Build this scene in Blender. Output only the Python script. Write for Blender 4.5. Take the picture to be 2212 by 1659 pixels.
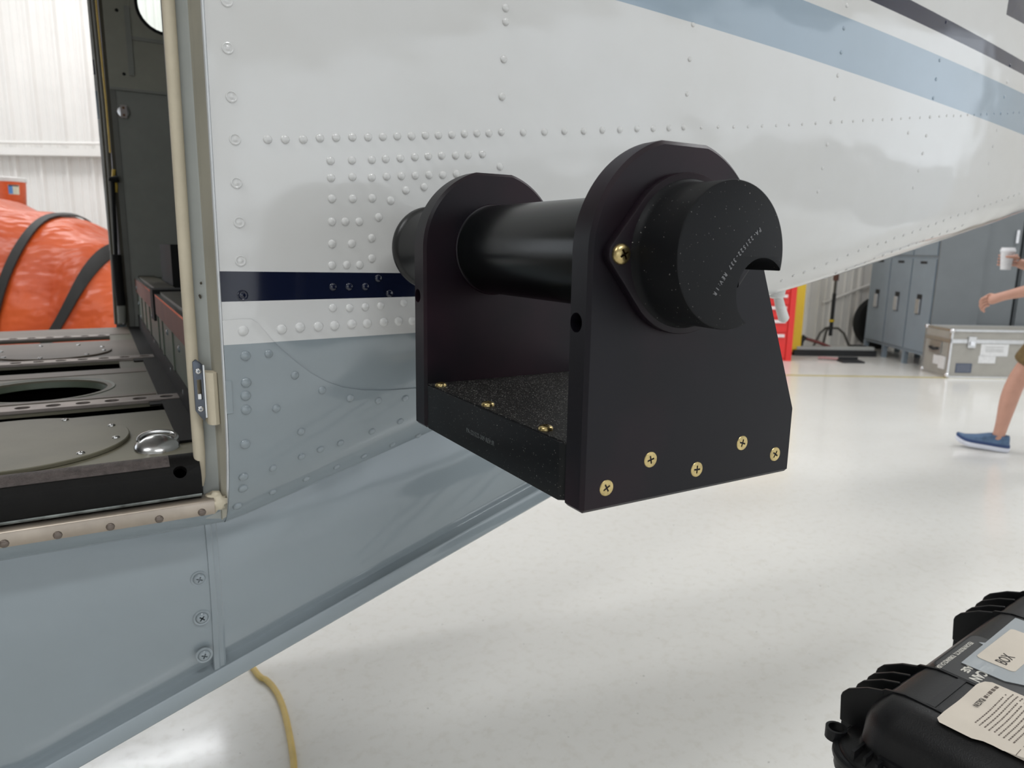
import bpy, bmesh, math, random
import numpy as np
from mathutils import Vector, Matrix

random.seed(7)
for o in list(bpy.data.objects):
    bpy.data.objects.remove(o, do_unlink=True)
COL = bpy.context.scene.collection
SC = bpy.context.scene

# ------------------------------------------------------------------ camera
# world: +X along the aircraft towards its tail, +Y inboard (away from camera), +Z up
IW, IH, FPX = 2212.0, 1659.0, 1540.0
CAMZ = 1.30
def _n(v): return v / np.linalg.norm(v)
def _c(p): return np.array([p[0] - IW / 2, p[1] - IH / 2, FPX])
_P = _n(_c((3800, 575))); _Q = _n(_c((190, 518)))
_s = _n(_P + _Q); _d = _n(_P - _Q)
_P = _n(_s + _d); _Q = _n(_s - _d)
_D = np.cross(_P, _Q)
_U = -_D if _D[1] > 0 else _D
MW = np.array([_P, _Q, _U])                     # world = MW @ cam
CP = np.array([0, 0, CAMZ])
FW = MW @ np.array([0, 0, 1.0]); FW[2] = 0; FW = _n(FW)     # hangar "away" axis
RT = np.array([FW[1], -FW[0], 0])                            # hangar "right" axis
def ray(x, y): return _n(MW @ _c((x, y)))
def on(x, y, ax, val):
    r = ray(x, y); return CP + r * ((val - CP[ax]) / r[ax])
def H(R, F, z=0.0):                              # hangar coordinates -> world
    p = RT * R + FW * F; return Vector((p[0], p[1], z))
HROT = math.atan2(RT[1], RT[0])                  # z rotation of hangar axes

cam_d = bpy.data.cameras.new('camera'); cam = bpy.data.objects.new('camera', cam_d)
COL.objects.link(cam); SC.camera = cam
cam_d.sensor_width = 36.0; cam_d.lens = FPX / IW * 36.0
cam_d.clip_start = 0.02; cam_d.clip_end = 200
r_, u_, b_ = MW @ np.array([1, 0, 0.]), MW @ np.array([0, -1, 0.]), MW @ np.array([0, 0, -1.])
cam.matrix_world = Matrix(((r_[0], u_[0], b_[0], 0), (r_[1], u_[1], b_[1], 0), (r_[2], u_[2], b_[2], CAMZ), (0, 0, 0, 1)))
cam_d.dof.use_dof = True; cam_d.dof.focus_distance = 0.62; cam_d.dof.aperture_fstop = 11.0

# ------------------------------------------------------------------ world, lights, exposure
W = bpy.data.worlds.new('sky'); SC.world = W; W.use_nodes = True
W.node_tree.nodes['Background'].inputs[0].default_value = (0.89, 0.945, 1.0, 1)
W.node_tree.nodes['Background'].inputs[1].default_value = 1.55
SC.view_settings.view_transform = 'Standard'; SC.view_settings.look = 'None'
SC.view_settings.gamma = 1.0; SC.view_settings.use_curve_mapping = False
SC.view_settings.exposure = 0.25
def area(name, loc, target, sx, sy, energy, col):
    l = bpy.data.lights.new(name, 'AREA'); l.shape = 'RECTANGLE'; l.size = sx; l.size_y = sy
    l.energy = energy; l.color = col
    o = bpy.data.objects.new(name, l); COL.objects.link(o); o.location = loc
    o.rotation_euler = (Vector(target) - Vector(loc)).to_track_quat('-Z', 'Y').to_euler()
    return o
# added overhead fill lights, no fixtures seen; first two brighten the left back wall
for i, (R_, F_) in enumerate(((-5, 8.2), (-7.5, 7.5), (-4, 3), (0, 6), (4, 3.5), (2, -2), (-3, -2), (6.5, 6))):
    e = 80 if i < 2 else 85
    p = H(R_, F_, 5.55); area('overhead_fill', p, p - Vector((0, 0, 1)), 2.4, 0.5, e, (0.96, 0.98, 1.0))

# ------------------------------------------------------------------ helpers
def link(name, me, mat=None, parent=None):
    o = bpy.data.objects.new(name, me); COL.objects.link(o)
    if mat is not None:
        me.materials.clear(); me.materials.append(mat)
    if parent is not None: o.parent = parent
    return o
def tag(o, label=None, cat=None, group=None, kind=None):
    if label: o['label'] = label
    if cat: o['category'] = cat
    if group: o['group'] = group
    if kind: o['kind'] = kind
    return o
def thing(name, label, cat, loc=(0, 0, 0), group=None):
    o = bpy.data.objects.new(name, None); COL.objects.link(o); o.location = loc
    o.empty_display_size = 0.1
    return tag(o, label, cat, group)
def smooth(me, ang=35):
    for p in me.polygons: p.use_smooth = True
    try: me.set_sharp_from_angle(angle=math.radians(ang))
    except Exception: pass
    return me
def fin(bm, name='m', ang=35, recalc=True):
    if recalc: bmesh.ops.recalc_face_normals(bm, faces=bm.faces)
    me = bpy.data.meshes.new(name); bm.to_mesh(me); bm.free()
    return smooth(me, ang)
def part(name, me, mat, parent, kind=None, label=None):
    """a mesh given in WORLD coordinates, parented to a thing or part"""
    o = link(name, me, mat, None)
    o.parent = parent
    if parent is not None:
        bpy_loc = Vector((0, 0, 0)); q = parent
        M = Matrix.Identity(4)
        chain = []
        while q is not None:
            chain.append(q); q = q.parent
        for q in reversed(chain):
            M = M @ q.matrix_basis
        o.matrix_basis = M.inverted()
    return tag(o, label, None, None, kind)
def worldmat(o):
    chain = []; q = o
    while q is not None:
        chain.append(q); q = q.parent
    M = Matrix.Identity(4)
    for q in reversed(chain): M = M @ q.matrix_basis
    return M
def place(name, me, mat, parent, Mw, kind=None, label=None):
    """shared mesh data, own world matrix"""
    o = bpy.data.objects.new(name, me); COL.objects.link(o)
    if mat is not None and not me.materials: me.materials.append(mat)
    o.parent = parent
    o.matrix_basis = (worldmat(parent).inverted() @ Mw) if parent is not None else Mw
    return tag(o, label, None, None, kind)
def pyd(v, f, ang=35, recalc=True):
    bm = bmesh.new(); vs = [bm.verts.new(p) for p in v]
    for q in f:
        try: bm.faces.new([vs[i] for i in q])
        except ValueError: pass
    return fin(bm, ang=ang, recalc=recalc)
def add_box(bm, lo, hi, M=None):
    x0, y0, z0 = lo; x1, y1, z1 = hi
    P = [(x0, y0, z0), (x1, y0, z0), (x1, y1, z0), (x0, y1, z0), (x0, y0, z1), (x1, y0, z1), (x1, y1, z1), (x0, y1, z1)]
    vs = [bm.verts.new((M @ Vector(p)) if M else p) for p in P]
    for q in ((0, 3, 2, 1), (4, 5, 6, 7), (0, 1, 5, 4), (1, 2, 6, 5), (2, 3, 7, 6), (3, 0, 4, 7)):
        bm.faces.new([vs[i] for i in q])
    return vs
def bev(bm, w, seg=2, ang=30):
    es = [e for e in bm.edges if len(e.link_faces) == 2 and e.calc_face_angle(0) > math.radians(ang)]
    bmesh.ops.bevel(bm, geom=es, offset=w, segments=seg, profile=0.5, affect='EDGES', clamp_overlap=True)
def box(lo, hi, b=0.0, seg=2, M=None):
    bm = bmesh.new(); add_box(bm, lo, hi, M)
    if b: bev(bm, b, seg)
    return fin(bm)
def frame_to(p, zdir, xhint=None):
    z = Vector(zdir).normalized()
    xh = Vector(xhint) if xhint is not None else (Vector((1, 0, 0)) if abs(z.x) < 0.9 else Vector((0, 1, 0)))
    y = z.cross(xh).normalized(); x = y.cross(z).normalized()
    p = Vector(p)
    return Matrix(((x.x, y.x, z.x, p.x), (x.y, y.y, z.y, p.y), (x.z, y.z, z.z, p.z), (0, 0, 0, 1)))
def add_lathe(bm, prof, n=24, M=None, cap=True):
    """prof: (r, z) list around local z"""
    rings = []
    for r, z in prof:
        if r < 1e-7:
            p = Vector((0, 0, z)); rings.append([bm.verts.new(M @ p if M else p)])
        else:
            ring = []
            for i in range(n):
                a = 2 * math.pi * i / n; p = Vector((r * math.cos(a), r * math.sin(a), z))
                ring.append(bm.verts.new(M @ p if M else p))
            rings.append(ring)
    for a, b in zip(rings[:-1], rings[1:]):
        for i in range(n):
            j = (i + 1) % n
            if len(a) == 1 and len(b) == 1: continue
            if len(a) == 1: bm.faces.new((a[0], b[j], b[i]))
            elif len(b) == 1: bm.faces.new((a[i], a[j], b[0]))
            else: bm.faces.new((a[i], a[j], b[j], b[i]))
    if cap:
        for ring, fl in ((rings[0], True), (rings[-1], False)):
            if len(ring) > 2: bm.faces.new(ring[::-1] if fl else ring)
def lathe(prof, n=24, M=None, cap=True, ang=35):
    bm = bmesh.new(); add_lathe(bm, prof, n, M, cap); return fin(bm, ang=ang)
def add_tube(bm, pts, r, n=10, cap=True):
    pts = [Vector(p) for p in pts]; rr = r if isinstance(r, (list, tuple)) else [r] * len(pts)
    rings = []; up = None
    for i, p in enumerate(pts):
        t = (pts[min(i + 1, len(pts) - 1)] - pts[max(i - 1, 0)]).normalized()
        if up is None:
            up = Vector((0, 0, 1)) if abs(t.z) < 0.9 else Vector((1, 0, 0))
        x = up.cross(t).normalized(); y = t.cross(x).normalized(); up = y
        rings.append([bm.verts.new(p + (x * math.cos(2 * math.pi * k / n) + y * math.sin(2 * math.pi * k / n)) * rr[i]) for k in range(n)])
    for a, b in zip(rings[:-1], rings[1:]):
        for k in range(n): bm.faces.new((a[k], a[(k + 1) % n], b[(k + 1) % n], b[k]))
    if cap: bm.faces.new(rings[0][::-1]); bm.faces.new(rings[-1])
def tube(pts, r, n=10, cap=True):
    bm = bmesh.new(); add_tube(bm, pts, r, n, cap); return fin(bm, ang=50)
def add_prism(bm, poly, y0, y1):
    """poly of (x,z), extruded along y"""
    a = [bm.verts.new((x, y0, z)) for x, z in poly]; b = [bm.verts.new((x, y1, z)) for x, z in poly]
    n = len(poly)
    bm.faces.new(a); bm.faces.new(b[::-1])
    for i in range(n): bm.faces.new((a[i], b[i], b[(i + 1) % n], a[(i + 1) % n]))
def prism(poly, y0, y1, b=0, seg=2, ang=30, sm=35):
    bm = bmesh.new(); add_prism(bm, poly, y0, y1)
    bmesh.ops.recalc_face_normals(bm, faces=bm.faces)
    if b:
        es = [e for e in bm.edges if len(e.link_faces) == 2 and e.calc_face_angle(0) > math.radians(ang)]
        bmesh.ops.bevel(bm, geom=es, offset=b, segments=seg, profile=0.5, affect='EDGES', clamp_overlap=True)
    return fin(bm, ang=sm)
def boolean(me, cutters, op='DIFFERENCE', ang=35):
    a = bpy.data.objects.new('tmp_a', me); COL.objects.link(a); cs = []
    for c in cutters:
        o = bpy.data.objects.new('tmp_c', c); COL.objects.link(o); cs.append(o)
        m = a.modifiers.new('b', 'BOOLEAN'); m.operation = op; m.object = o; m.solver = 'EXACT'
    dg = bpy.context.evaluated_depsgraph_get()
    out = bpy.data.meshes.new_from_object(a.evaluated_get(dg))
    for o in cs + [a]: bpy.data.objects.remove(o, do_unlink=True)
    return smooth(out, ang)
def text_mesh(s, size, depth=0.0002, spacing=1.0, bold=0.0):
    c = bpy.data.curves.new('t', 'FONT'); c.body = s; c.size = size; c.extrude = depth
    c.space_character = spacing; c.offset = bold; c.resolution_u = 2
    c.align_x = 'LEFT'
    o = bpy.data.objects.new('tmp_t', c); COL.objects.link(o)
    dg = bpy.context.evaluated_depsgraph_get()
    me = bpy.data.meshes.new_from_object(o.evaluated_get(dg))
    bpy.data.objects.remove(o, do_unlink=True)
    return me
def axes(p, x, y, sx=1.0, sy=1.0):
    x = Vector(x).normalized(); y = Vector(y); y = (y - x * y.dot(x)).normalized(); z = x.cross(y); p = Vector(p)
    return Matrix(((x.x * sx, y.x * sy, z.x, p.x), (x.y * sx, y.y * sy, z.y, p.y), (x.z * sx, y.z * sy, z.z, p.z), (0, 0, 0, 1)))

# ------------------------------------------------------------------ materials
class NT:
    def __init__(s, name):
        s.m = bpy.data.materials.new(name); s.m.use_nodes = True
        s.t = s.m.node_tree; s.b = s.t.nodes['Principled BSDF']; s.out = s.t.nodes['Material Output']
    def n(s, typ, **kw):
        q = s.t.nodes.new(typ)
        for k, v in kw.items(): setattr(q, k, v)
        return q
    def l(s, a, b): s.t.links.new(a, b)
    def math(s, op, a, b=None, c=None):
        q = s.n('ShaderNodeMath', operation=op)
        for i, v in enumerate((a, b, c)):
            if v is None: continue
            if isinstance(v, (int, float)): q.inputs[i].default_value = v
            else: s.l(v, q.inputs[i])
        return q.outputs[0]
    def mix(s, fac, a, b, blend='MIX'):
        q = s.n('ShaderNodeMix', data_type='RGBA', blend_type=blend)
        for inp, v in ((q.inputs[0], fac), (q.inputs[6], a), (q.inputs[7], b)):
            if isinstance(v, (int, float)): inp.default_value = v
            elif isinstance(v, tuple): inp.default_value = (*v, 1) if len(v) == 3 else v
            else: s.l(v, inp)
        return q.outputs[2]
    def noise(s, scale, detail=4, rough=0.55, coord='Object', stretch=None):
        tc = s.n('ShaderNodeTexCoord'); q = s.n('ShaderNodeTexNoise')
        q.inputs['Scale'].default_value = scale; q.inputs['Detail'].default_value = detail; q.inputs['Roughness'].default_value = rough
        v = s.n('ShaderNodeNewGeometry').outputs['Position'] if coord == 'Position' else tc.outputs[coord]
        if stretch:
            mp = s.n('ShaderNodeMapping'); mp.inputs['Scale'].default_value = stretch; s.l(v, mp.inputs[0]); v = mp.outputs[0]
        s.l(v, q.inputs['Vector']); return q.outputs[0]
    def ramp(s, fac, stops):
        q = s.n('ShaderNodeValToRGB'); e = q.color_ramp.elements
        while len(e) < len(stops): e.new(0.5)
        for k, (p, c) in enumerate(stops):
            e[k].position = p; e[k].color = (*c, 1) if len(c) == 3 else c
        s.l(fac, q.inputs[0]); return q.outputs[0]
    def bump(s, h, strength=0.2, dist=0.01):
        q = s.n('ShaderNodeBump'); q.inputs['Strength'].default_value = strength; q.inputs['Distance'].default_value = dist
        s.l(h, q.inputs['Height']); s.l(q.outputs[0], s.b.inputs['Normal']); return q
    def set(s, **kw):
        for k, v in kw.items():
            i = s.b.inputs[k.replace('_', ' ')]
            if isinstance(v, tuple): i.default_value = (*v, 1) if len(v) == 3 else v
            elif isinstance(v, (int, float)): i.default_value = v
            else: s.l(v, i)
        return s
def M_(name, col, rough=0.5, metal=0.0, var=0.12, nscale=30, bump=0.0, bdist=0.002, spec=0.5, bscale=None, coat=0.0):
    """plain procedural material: colour with slight noise variation and optional fine relief"""
    q = NT(name)
    nz = q.noise(nscale)
    f = q.ramp(nz, [(0.3, (1 - var,) * 3), (0.7, (1 + 0 * var,) * 3)])
    q.set(Base_Color=q.mix(1.0, tuple(col), f, 'MULTIPLY'), Roughness=rough, Metallic=metal)
    q.b.inputs['Specular IOR Level'].default_value = spec
    if coat: q.b.inputs['Coat Weight'].default_value = coat; q.b.inputs['Coat Roughness'].default_value = 0.05
    if bump: q.bump(q.noise(bscale or nscale * 4), bump, bdist)
    return q.m

# ------------------------------------------------------------------ aircraft side surface  y = fy(x, z)
D0 = 0.85; YC = 1.69
def lerp(a, b, t): return a + (b - a) * min(1, max(0, t))
def zb(x): return 0.936 + 0.25 * max(0.0, x - 0.115) - 0.065 * max(0.0, x - 1.15)
def hc(x): return lerp(0.17, 0.10, (x - 0.6) / 0.8) * (1 if x < 2.5 else max(0.3, 1 - (x - 2.5) * 0.3))
def ac(x): return lerp(0.10, 0.085, (x - 0.6) / 0.8)
def base_y(x, z):
    xr = max(0.0, x - 0.3)
    y = D0 + 0.037 * xr * xr
    a = lerp(0.03, 0.25, (x - 0.15) / 0.9)
    zr = 1.43 + 0.13 * (x - 0.3)
    zt = 1.78
    return y + a * ((zt - z) * abs(zt - z) - (zt - zr) * abs(zt - zr))
def fy(x, z):
    y = base_y(x, z); h = hc(x); u = (zb(x) + h - z) / h
    if u > 0: y += ac(x) * (1 - math.sqrt(max(0.0, 1 - min(1, u) ** 2)))
    return y
def nrm(x, z, e=0.002):
    dx = (fy(x + e, z) - fy(x - e, z)) / (2 * e); dz = (fy(x, z + e) - fy(x, z - e)) / (2 * e)
    return Vector((dx, -1, dz)).normalized()
def hit(px, py):
    """where the view ray of a photo pixel meets the aircraft side"""
    r = ray(px, py); g = lambda t: (CP + r * t)[1] - fy((CP + r * t)[0], max((CP + r * t)[2], zb((CP + r * t)[0]) + 1e-4))
    t = 0.3
    while g(t) < 0 and t < 8: t += 0.03
    lo, hi = t - 0.03, t
    for _ in range(30):
        m = (lo + hi) / 2
        if g(m) < 0: lo = m
        else: hi = m
    p = CP + r * hi
    return p[0], p[2]

def paint():
    q = NT('airframe_paint')
    geo = q.n('ShaderNodeNewGeometry'); sep = q.n('ShaderNodeSeparateXYZ'); q.l(geo.outputs['Position'], sep.inputs[0])
    X, Z = sep.outputs[0], sep.outputs[2]
    def above(p1, p2):      # 1 where z lies above the line through two photo points on the skin
        (x1, z1), (x2, z2) = hit(*p1), hit(*p2)
        k = (z2 - z1) / (x2 - x1)
        v = q.math('SUBTRACT', Z, q.math('ADD', q.math('MULTIPLY', X, k), z1 - k * x1))
        return q.math('GREATER_THAN', v, 0.0)
    def inv(a): return q.math('SUBTRACT', 1.0, a)
    def xlt(v): return q.math('LESS_THAN', X, v)
    grey = inv(above((487, 745), (893, 719)))
    n_lo, n_hi = above((483, 652), (890, 641)), above((480, 586), (890, 590))
    navy = q.math('MULTIPLY', q.math('MULTIPLY', n_lo, inv(n_hi)), xlt(0.72))
    # tail bands: curved lower edge -> two segments
    b_lo = q.math('MAXIMUM', above((1345, 0), (1760, 137)), above((1760, 137), (2205, 288))) if False else above((1500, 50), (2205, 289))
    b_hi = above((1740, 2), (2208, 201))
    band = q.math('MULTIPLY', b_lo, inv(b_hi))
    d_lo, d_hi = above((1882, 2), (2208, 160)), above((1975, 4), (2208, 131))
    dark = q.math('MULTIPLY', d_lo, inv(d_hi))
    white = (0.655, 0.655, 0.65)
    greyc = (0.258, 0.298, 0.322); navyc = (0.006, 0.009, 0.026)
    c = q.mix(grey, white, greyc)
    c = q.mix(navy, c, navyc)
    c = q.mix(band, c, (0.31, 0.39, 0.47))
    c = q.mix(dark, c, (0.008, 0.011, 0.036))
    mk = q.math('MULTIPLY', q.math('GREATER_THAN', X, hit(2177, 10)[0]), above((2186, 38), (2214, 53)))
    c = q.mix(mk, c, (0.008, 0.011, 0.036))
    # dust and grime with a shape of its own
    g = q.ramp(q.noise(2.2, 5, 0.6, 'Position'), [(0.35, (0.93, 0.92, 0.90)), (0.65, (1, 1, 1))])
    c = q.mix(1.0, c, g, 'MULTIPLY')
    q.set(Base_Color=c, Roughness=0.10)
    q.b.inputs['Coat Weight'].default_value = 0.2; q.b.inputs['Coat Roughness'].default_value = 0.03
    # sheet-metal waviness
    q.bump(q.noise(3.5, 2, 0.5, 'Position', (1, 1, 1.6)), 0.35, 0.02)
    return q.m
MAT = {}
MAT['paint'] = paint()
MAT['white'] = M_('white_enamel', (0.72, 0.72, 0.70), 0.35)
MAT['jamb'] = M_('jamb_paint', (0.47, 0.49, 0.47), 0.45, var=0.10, nscale=14)
MAT['jamb2'] = M_('jamb_primer', (0.40, 0.38, 0.31), 0.5, var=0.18, nscale=10)
MAT['seal'] = M_('foam_seal', (0.60, 0.53, 0.40), 0.75, var=0.22, nscale=9, bump=0.25, bdist=0.002, bscale=180)
MAT['alu'] = M_('bare_aluminium', (0.42, 0.36, 0.30), 0.34, 0.85, var=0.3, nscale=18)
MAT['steel'] = M_('bright_steel', (0.62, 0.62, 0.62), 0.22, 1.0, var=0.15)
MAT['black'] = M_('black_threshold', (0.005, 0.0045, 0.004), 0.6, spec=0.18, var=0.3, nscale=40, bump=0.2, bscale=300)
MAT['blacktex'] = M_('worn_black_grip', (0.10, 0.080, 0.074), 0.6, var=0.5, nscale=120, bump=0.5, bscale=400)
MAT['floorm'] = M_('cabin_floor_primer', (0.20, 0.185, 0.13), 0.5, var=0.35, nscale=5, bump=0.04, bscale=20)
MAT['floor2'] = M_('cabin_floor_tan', (0.205, 0.16, 0.125), 0.5, var=0.3, nscale=6)
MAT['track'] = M_('seat_track_metal', (0.36, 0.31, 0.28), 0.45, 0.6, var=0.3, nscale=25)
MAT['green'] = M_('green_primer', (0.13, 0.16, 0.115), 0.5, var=0.35, nscale=7)
MAT['redprim'] = M_('red_brown_panel', (0.22, 0.085, 0.06), 0.6, var=0.25, nscale=12)
MAT['panel'] = M_('cabin_wall_panel', (0.35, 0.345, 0.285), 0.6, var=0.08)
MAT['panel2'] = M_('cabin_wall_lower', (0.29, 0.295, 0.265), 0.65, var=0.08)
MAT['darkrub'] = M_('dark_rubber', (0.009, 0.009, 0.009), 0.7, spec=0.3)
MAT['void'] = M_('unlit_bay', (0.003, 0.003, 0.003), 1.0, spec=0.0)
MAT['olive'] = M_('door_edge_olive', (0.075, 0.065, 0.040), 0.55, var=0.2)
MAT['yellow'] = M_('yellow_enamel', (0.75, 0.50, 0.06), 0.4)
MAT['cabin'] = M_('cabin_liner', (0.20, 0.20, 0.18), 0.7)
def glass():
    q = NT('window_acrylic'); q.set(Base_Color=(0.86, 0.93, 0.90), Roughness=0.03)
    q.b.inputs['Transmission Weight'].default_value = 1.0; q.b.inputs['IOR'].default_value = 1.05
    return q.m
MAT['pane'] = glass()

# ------------------------------------------------------------------ hangar shell
def floor_mat():
    q = NT('epoxy_floor')
    a = q.noise(0.9, 6, 0.6, 'Position'); b = q.noise(26, 5, 0.7, 'Position'); sp = q.noise(60, 2, 0.5, 'Position')
    c = q.ramp(a, [(0.3, (0.76, 0.745, 0.71)), (0.7, (0.82, 0.81, 0.775))])
    c = q.mix(1.0, c, q.ramp(b, [(0.33, (0.93, 0.92, 0.90)), (0.5, (1, 1, 1))]), 'MULTIPLY')
    c = q.mix(1.0, c, q.ramp(sp, [(0.22, (0.35, 0.34, 0.32)), (0.265, (1, 1, 1))]), 'MULTIPLY')
    q.set(Base_Color=c, Roughness=q.ramp(b, [(0.3, (0.26,) * 3), (0.7, (0.15,) * 3)]))
    q.b.inputs['Coat Weight'].default_value = 0.2; q.b.inputs['Coat Roughness'].default_value = 0.08
    q.bump(q.noise(2.5, 2, 0.4, 'Position'), 0.03, 0.01)
    return q.m
MAT['floor'] = floor_mat()
MAT['wall'] = M_('white_corrugated_sheet', (0.74, 0.72, 0.69), 0.4, var=0.08, nscale=2)
MAT['ceil'] = M_('white_ceiling_liner', (0.72, 0.72, 0.70), 0.6, var=0.05)
FL, FR, FN, FB, CE = -13.0, 8.5, -9.5, 10.0, 5.8
def quadmesh(pts): return pyd(pts, [(0, 1, 2, 3)], recalc=False)
bm = bmesh.new(); c_ = [H(FL, FN), H(FR, FN), H(FR, FB + 0.1), H(FL, FB + 0.1)]
t_ = [bm.verts.new(p) for p in c_]; l_ = [bm.verts.new(p - Vector((0, 0, 0.15))) for p in c_]
bm.faces.new(t_); bm.faces.new(l_[::-1])
for i in range(4): bm.faces.new((t_[i], l_[i], l_[(i + 1) % 4], t_[(i + 1) % 4]))
tag(link('floor', fin(bm), MAT['floor']), kind='structure')
def corrugated(name, a, b, inward, zt):
    """ribbed metal wall from hangar point a to b; ribs stand proud towards `inward`"""
    a = Vector(a); b = Vector(b); d = (b - a); L = d.length; d.normalize(); nrm_ = Vector(inward).normalized()
    prof = []; s = 0.0
    while s < L:
        prof += [(s, 0.0), (s + 0.085, 0.0), (s + 0.10, 0.012), (s + 0.115, 0.012), (s + 0.13, 0.0), (s + 0.185, 0.0), (s + 0.20, 0.012), (s + 0.215, 0.012),
                 (s + 0.23, 0.0), (s + 0.265, 0.0), (s + 0.29, 0.034), (s + 0.32, 0.034), (s + 0.345, 0.0)]
        s += 0.35
    prof = [(min(s_, L), h) for s_, h in prof]
    v = []
    for s_, h in prof:
        p = a + d * s_ + nrm_ * h; v.append((p.x, p.y, 0)); v.append((p.x, p.y, zt))
    f = [(2 * i, 2 * i + 2, 2 * i + 3, 2 * i + 1) for i in range(len(prof) - 1)]
    return tag(link(name, pyd(v, f, recalc=False), MAT['wall']), kind='structure')
wb = corrugated('wall_back', H(FL, FB), H(FR, FB), -Vector(FW), CE)
corrugated('wall_right', H(FR, FB), H(FR, 3.6), -Vector(RT), CE)
bm = bmesh.new(); c_ = [H(FL, FN, CE), H(FR, FN, CE), H(FR, FB, CE), H(FL, FB, CE)]
l_ = [bm.verts.new(p) for p in c_]; t_ = [bm.verts.new(p + Vector((0, 0, 0.12))) for p in c_]
bm.faces.new(t_); bm.faces.new(l_[::-1])
for i in range(4): bm.faces.new((t_[i], l_[i], l_[(i + 1) % 4], t_[(i + 1) % 4]))
tag(link('ceiling', fin(bm), MAT['ceil']), kind='structure')
# left wall with a tall open doorway close to the back wall
def hbox(R0, R1, F0, F1, z0, z1, b=0, seg=2):
    M = Matrix.Rotation(HROT, 4, 'Z')
    return box((R0, F0, z0), (R1, F1, z1), b, seg, M)
tag(link('wall_left', hbox(FL - 0.1, FL, FN, -1.5, 0, CE), MAT['wall']), kind='structure')
tag(link('trim_1', hbox(FL - 0.1, FL, -1.5, FB, 5.0, CE), MAT['wall']), kind='structure')
# front wall: header above and piers beside the wide open hangar door, apron outside
tag(link('wall_front', hbox(FL, FR, FN - 0.15, FN, 4.0, CE), MAT['wall']), kind='structure')
tag(link('wall_front_pier', hbox(FL, -3.0, FN - 0.15, FN, 0, 4.0), MAT['wall']), kind='structure')
tag(link('wall_right_header', hbox(FR, FR + 0.15, FN, 3.6, 3.5, CE), MAT['wall']), kind='structure')
tag(link('wall_front_post', hbox(FR - 0.5, FR, FN - 0.15, FN, 0, 4.0), MAT['wall']), kind='structure')
APR = M_('concrete_apron', (0.36, 0.355, 0.34), 0.8, var=0.15, nscale=0.6)
tag(link('ground_apron', hbox(-60, 60, -80, FN, -0.16, -0.01), APR), kind='structure')
tag(link('ground_apron', hbox(-70, FL, FN, 40, -0.16, -0.01), APR), kind='structure')
tag(link('ground_apron', hbox(FR, 80, FN, 40, -0.16, -0.01), APR), kind='structure')
# girts on the back wall
def girt(name, px, py0, py1):
    r = ray(px, py0); t = (FB - 0.15) / (r @ FW); z1 = CAMZ + r[2] * t
    r = ray(px, py1); t = (FB - 0.15) / (r @ FW); z0 = CAMZ + r[2] * t
    return tag(link(name, hbox(FL, FR, FB - 0.16, FB - 0.0, z0, z1, 0.01), MAT['wall']), kind='structure')
girt('trim_2', 60, 319, 335)
r = ray(60, 311); zc_ = CAMZ + r[2] * (FB - 0.1) / (r @ FW)
tag(link('trim_3', tube([H(FL, FB - 0.1, zc_), H(-4.7, FB - 0.1, zc_ + .02)], 0.02, 8), MAT['wall']), kind='structure')
# painted safety line on the floor
ln = link('trim_4', hbox(-12, 8, 7.44, 7.51, 0.0005, 0.0025), M_('floor_line_yellow', (0.58, 0.50, 0.24), 0.35, var=0.25, nscale=6)); tag(ln, kind='structure')

# ------------------------------------------------------------------ aircraft
plane = thing('airplane', 'white utility airplane with navy and grey-blue stripes and open cargo door', 'airplane', (0.6, YC, 0))
DX0, DX1 = -1.20, 0.122         # near door opening
FX1 = 0.05                      # far door opening, aft edge
ZR = 2.05                       # roof edge
def prof_side(x, ztop=ZR, nz=26, nc=12, z_from=None):
    z1 = zb(x) + hc(x); pts = []
    if z_from is None:
        for i in range(nz): z = ztop + (z1 - ztop) * i / nz; pts.append((fy(x, z), z))
        p0 = 0
    else: p0 = math.asin(max(0, min(1, (z1 - z_from) / hc(x))))
    for i in range(nc + 1):
        ph = p0 + (math.pi / 2 - p0) * i / nc
        z = z1 - hc(x) * math.sin(ph); pts.append((base_y(x, z) + ac(x) * (1 - math.cos(ph)), z))
    yb = pts[-1][0]
    pts.append((min(YC, (yb + YC) / 2 + 0.05), zb(x) - 0.005)); pts.append((max(YC, yb), zb(x) - 0.008))
    return pts
def grid(xs, fn, mirror=False, ang=60):
    rows = [fn(x) for x in xs]; n = len(rows[0]); v = []; f = []
    for x, rr in zip(xs, rows):
        for y, z in rr: v.append((x, 2 * YC - y if mirror else y, z))
    for i in range(len(xs) - 1):
        for j in range(n - 1): f.append((i * n + j, i * n + j + 1, (i + 1) * n + j + 1, (i + 1) * n + j))
    return pyd(v, f, ang=ang, recalc=False)
def lin(a, b, n): return [a + (b - a) * i / (n - 1) for i in range(n)]
AFT = lin(DX1, 2.4, 60) + lin(2.5, 4.8, 12)
skin = part('side_skin', grid(AFT, prof_side), MAT['paint'], plane)
fsk = grid([FX1] + AFT, prof_side, True)
bm = bmesh.new(); bm.from_mesh(fsk)
bmesh.ops.delete(bm, geom=[f for f in bm.faces if 0.15 < f.calc_center_median().x < 0.47 and 1.86 < f.calc_center_median().z], context='FACES')
bm.to_mesh(fsk); bm.free()
part('side_skin', fsk, MAT['paint'], plane)
part('sill_skin', grid(lin(DX0, DX1, 14), lambda x: prof_side(x, z_from=0.980)), MAT['paint'], plane)
part('sill_skin', grid(lin(-1.5, FX1, 10), lambda x: prof_side(x, z_from=0.985), True), MAT['paint'], plane)
part('side_skin', grid(lin(-3.2, DX0, 12), prof_side), MAT['paint'], plane)
part('side_skin', grid(lin(-3.2, -1.5, 12), prof_side, True), MAT['paint'], plane)
def prof_roof(x):
    y0 = fy(x, ZR); h = 0.30
    return [(YC - (YC - y0) * math.cos(a), ZR + h * math.sin(a)) for a in lin(0, math.pi, 25)]
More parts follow.
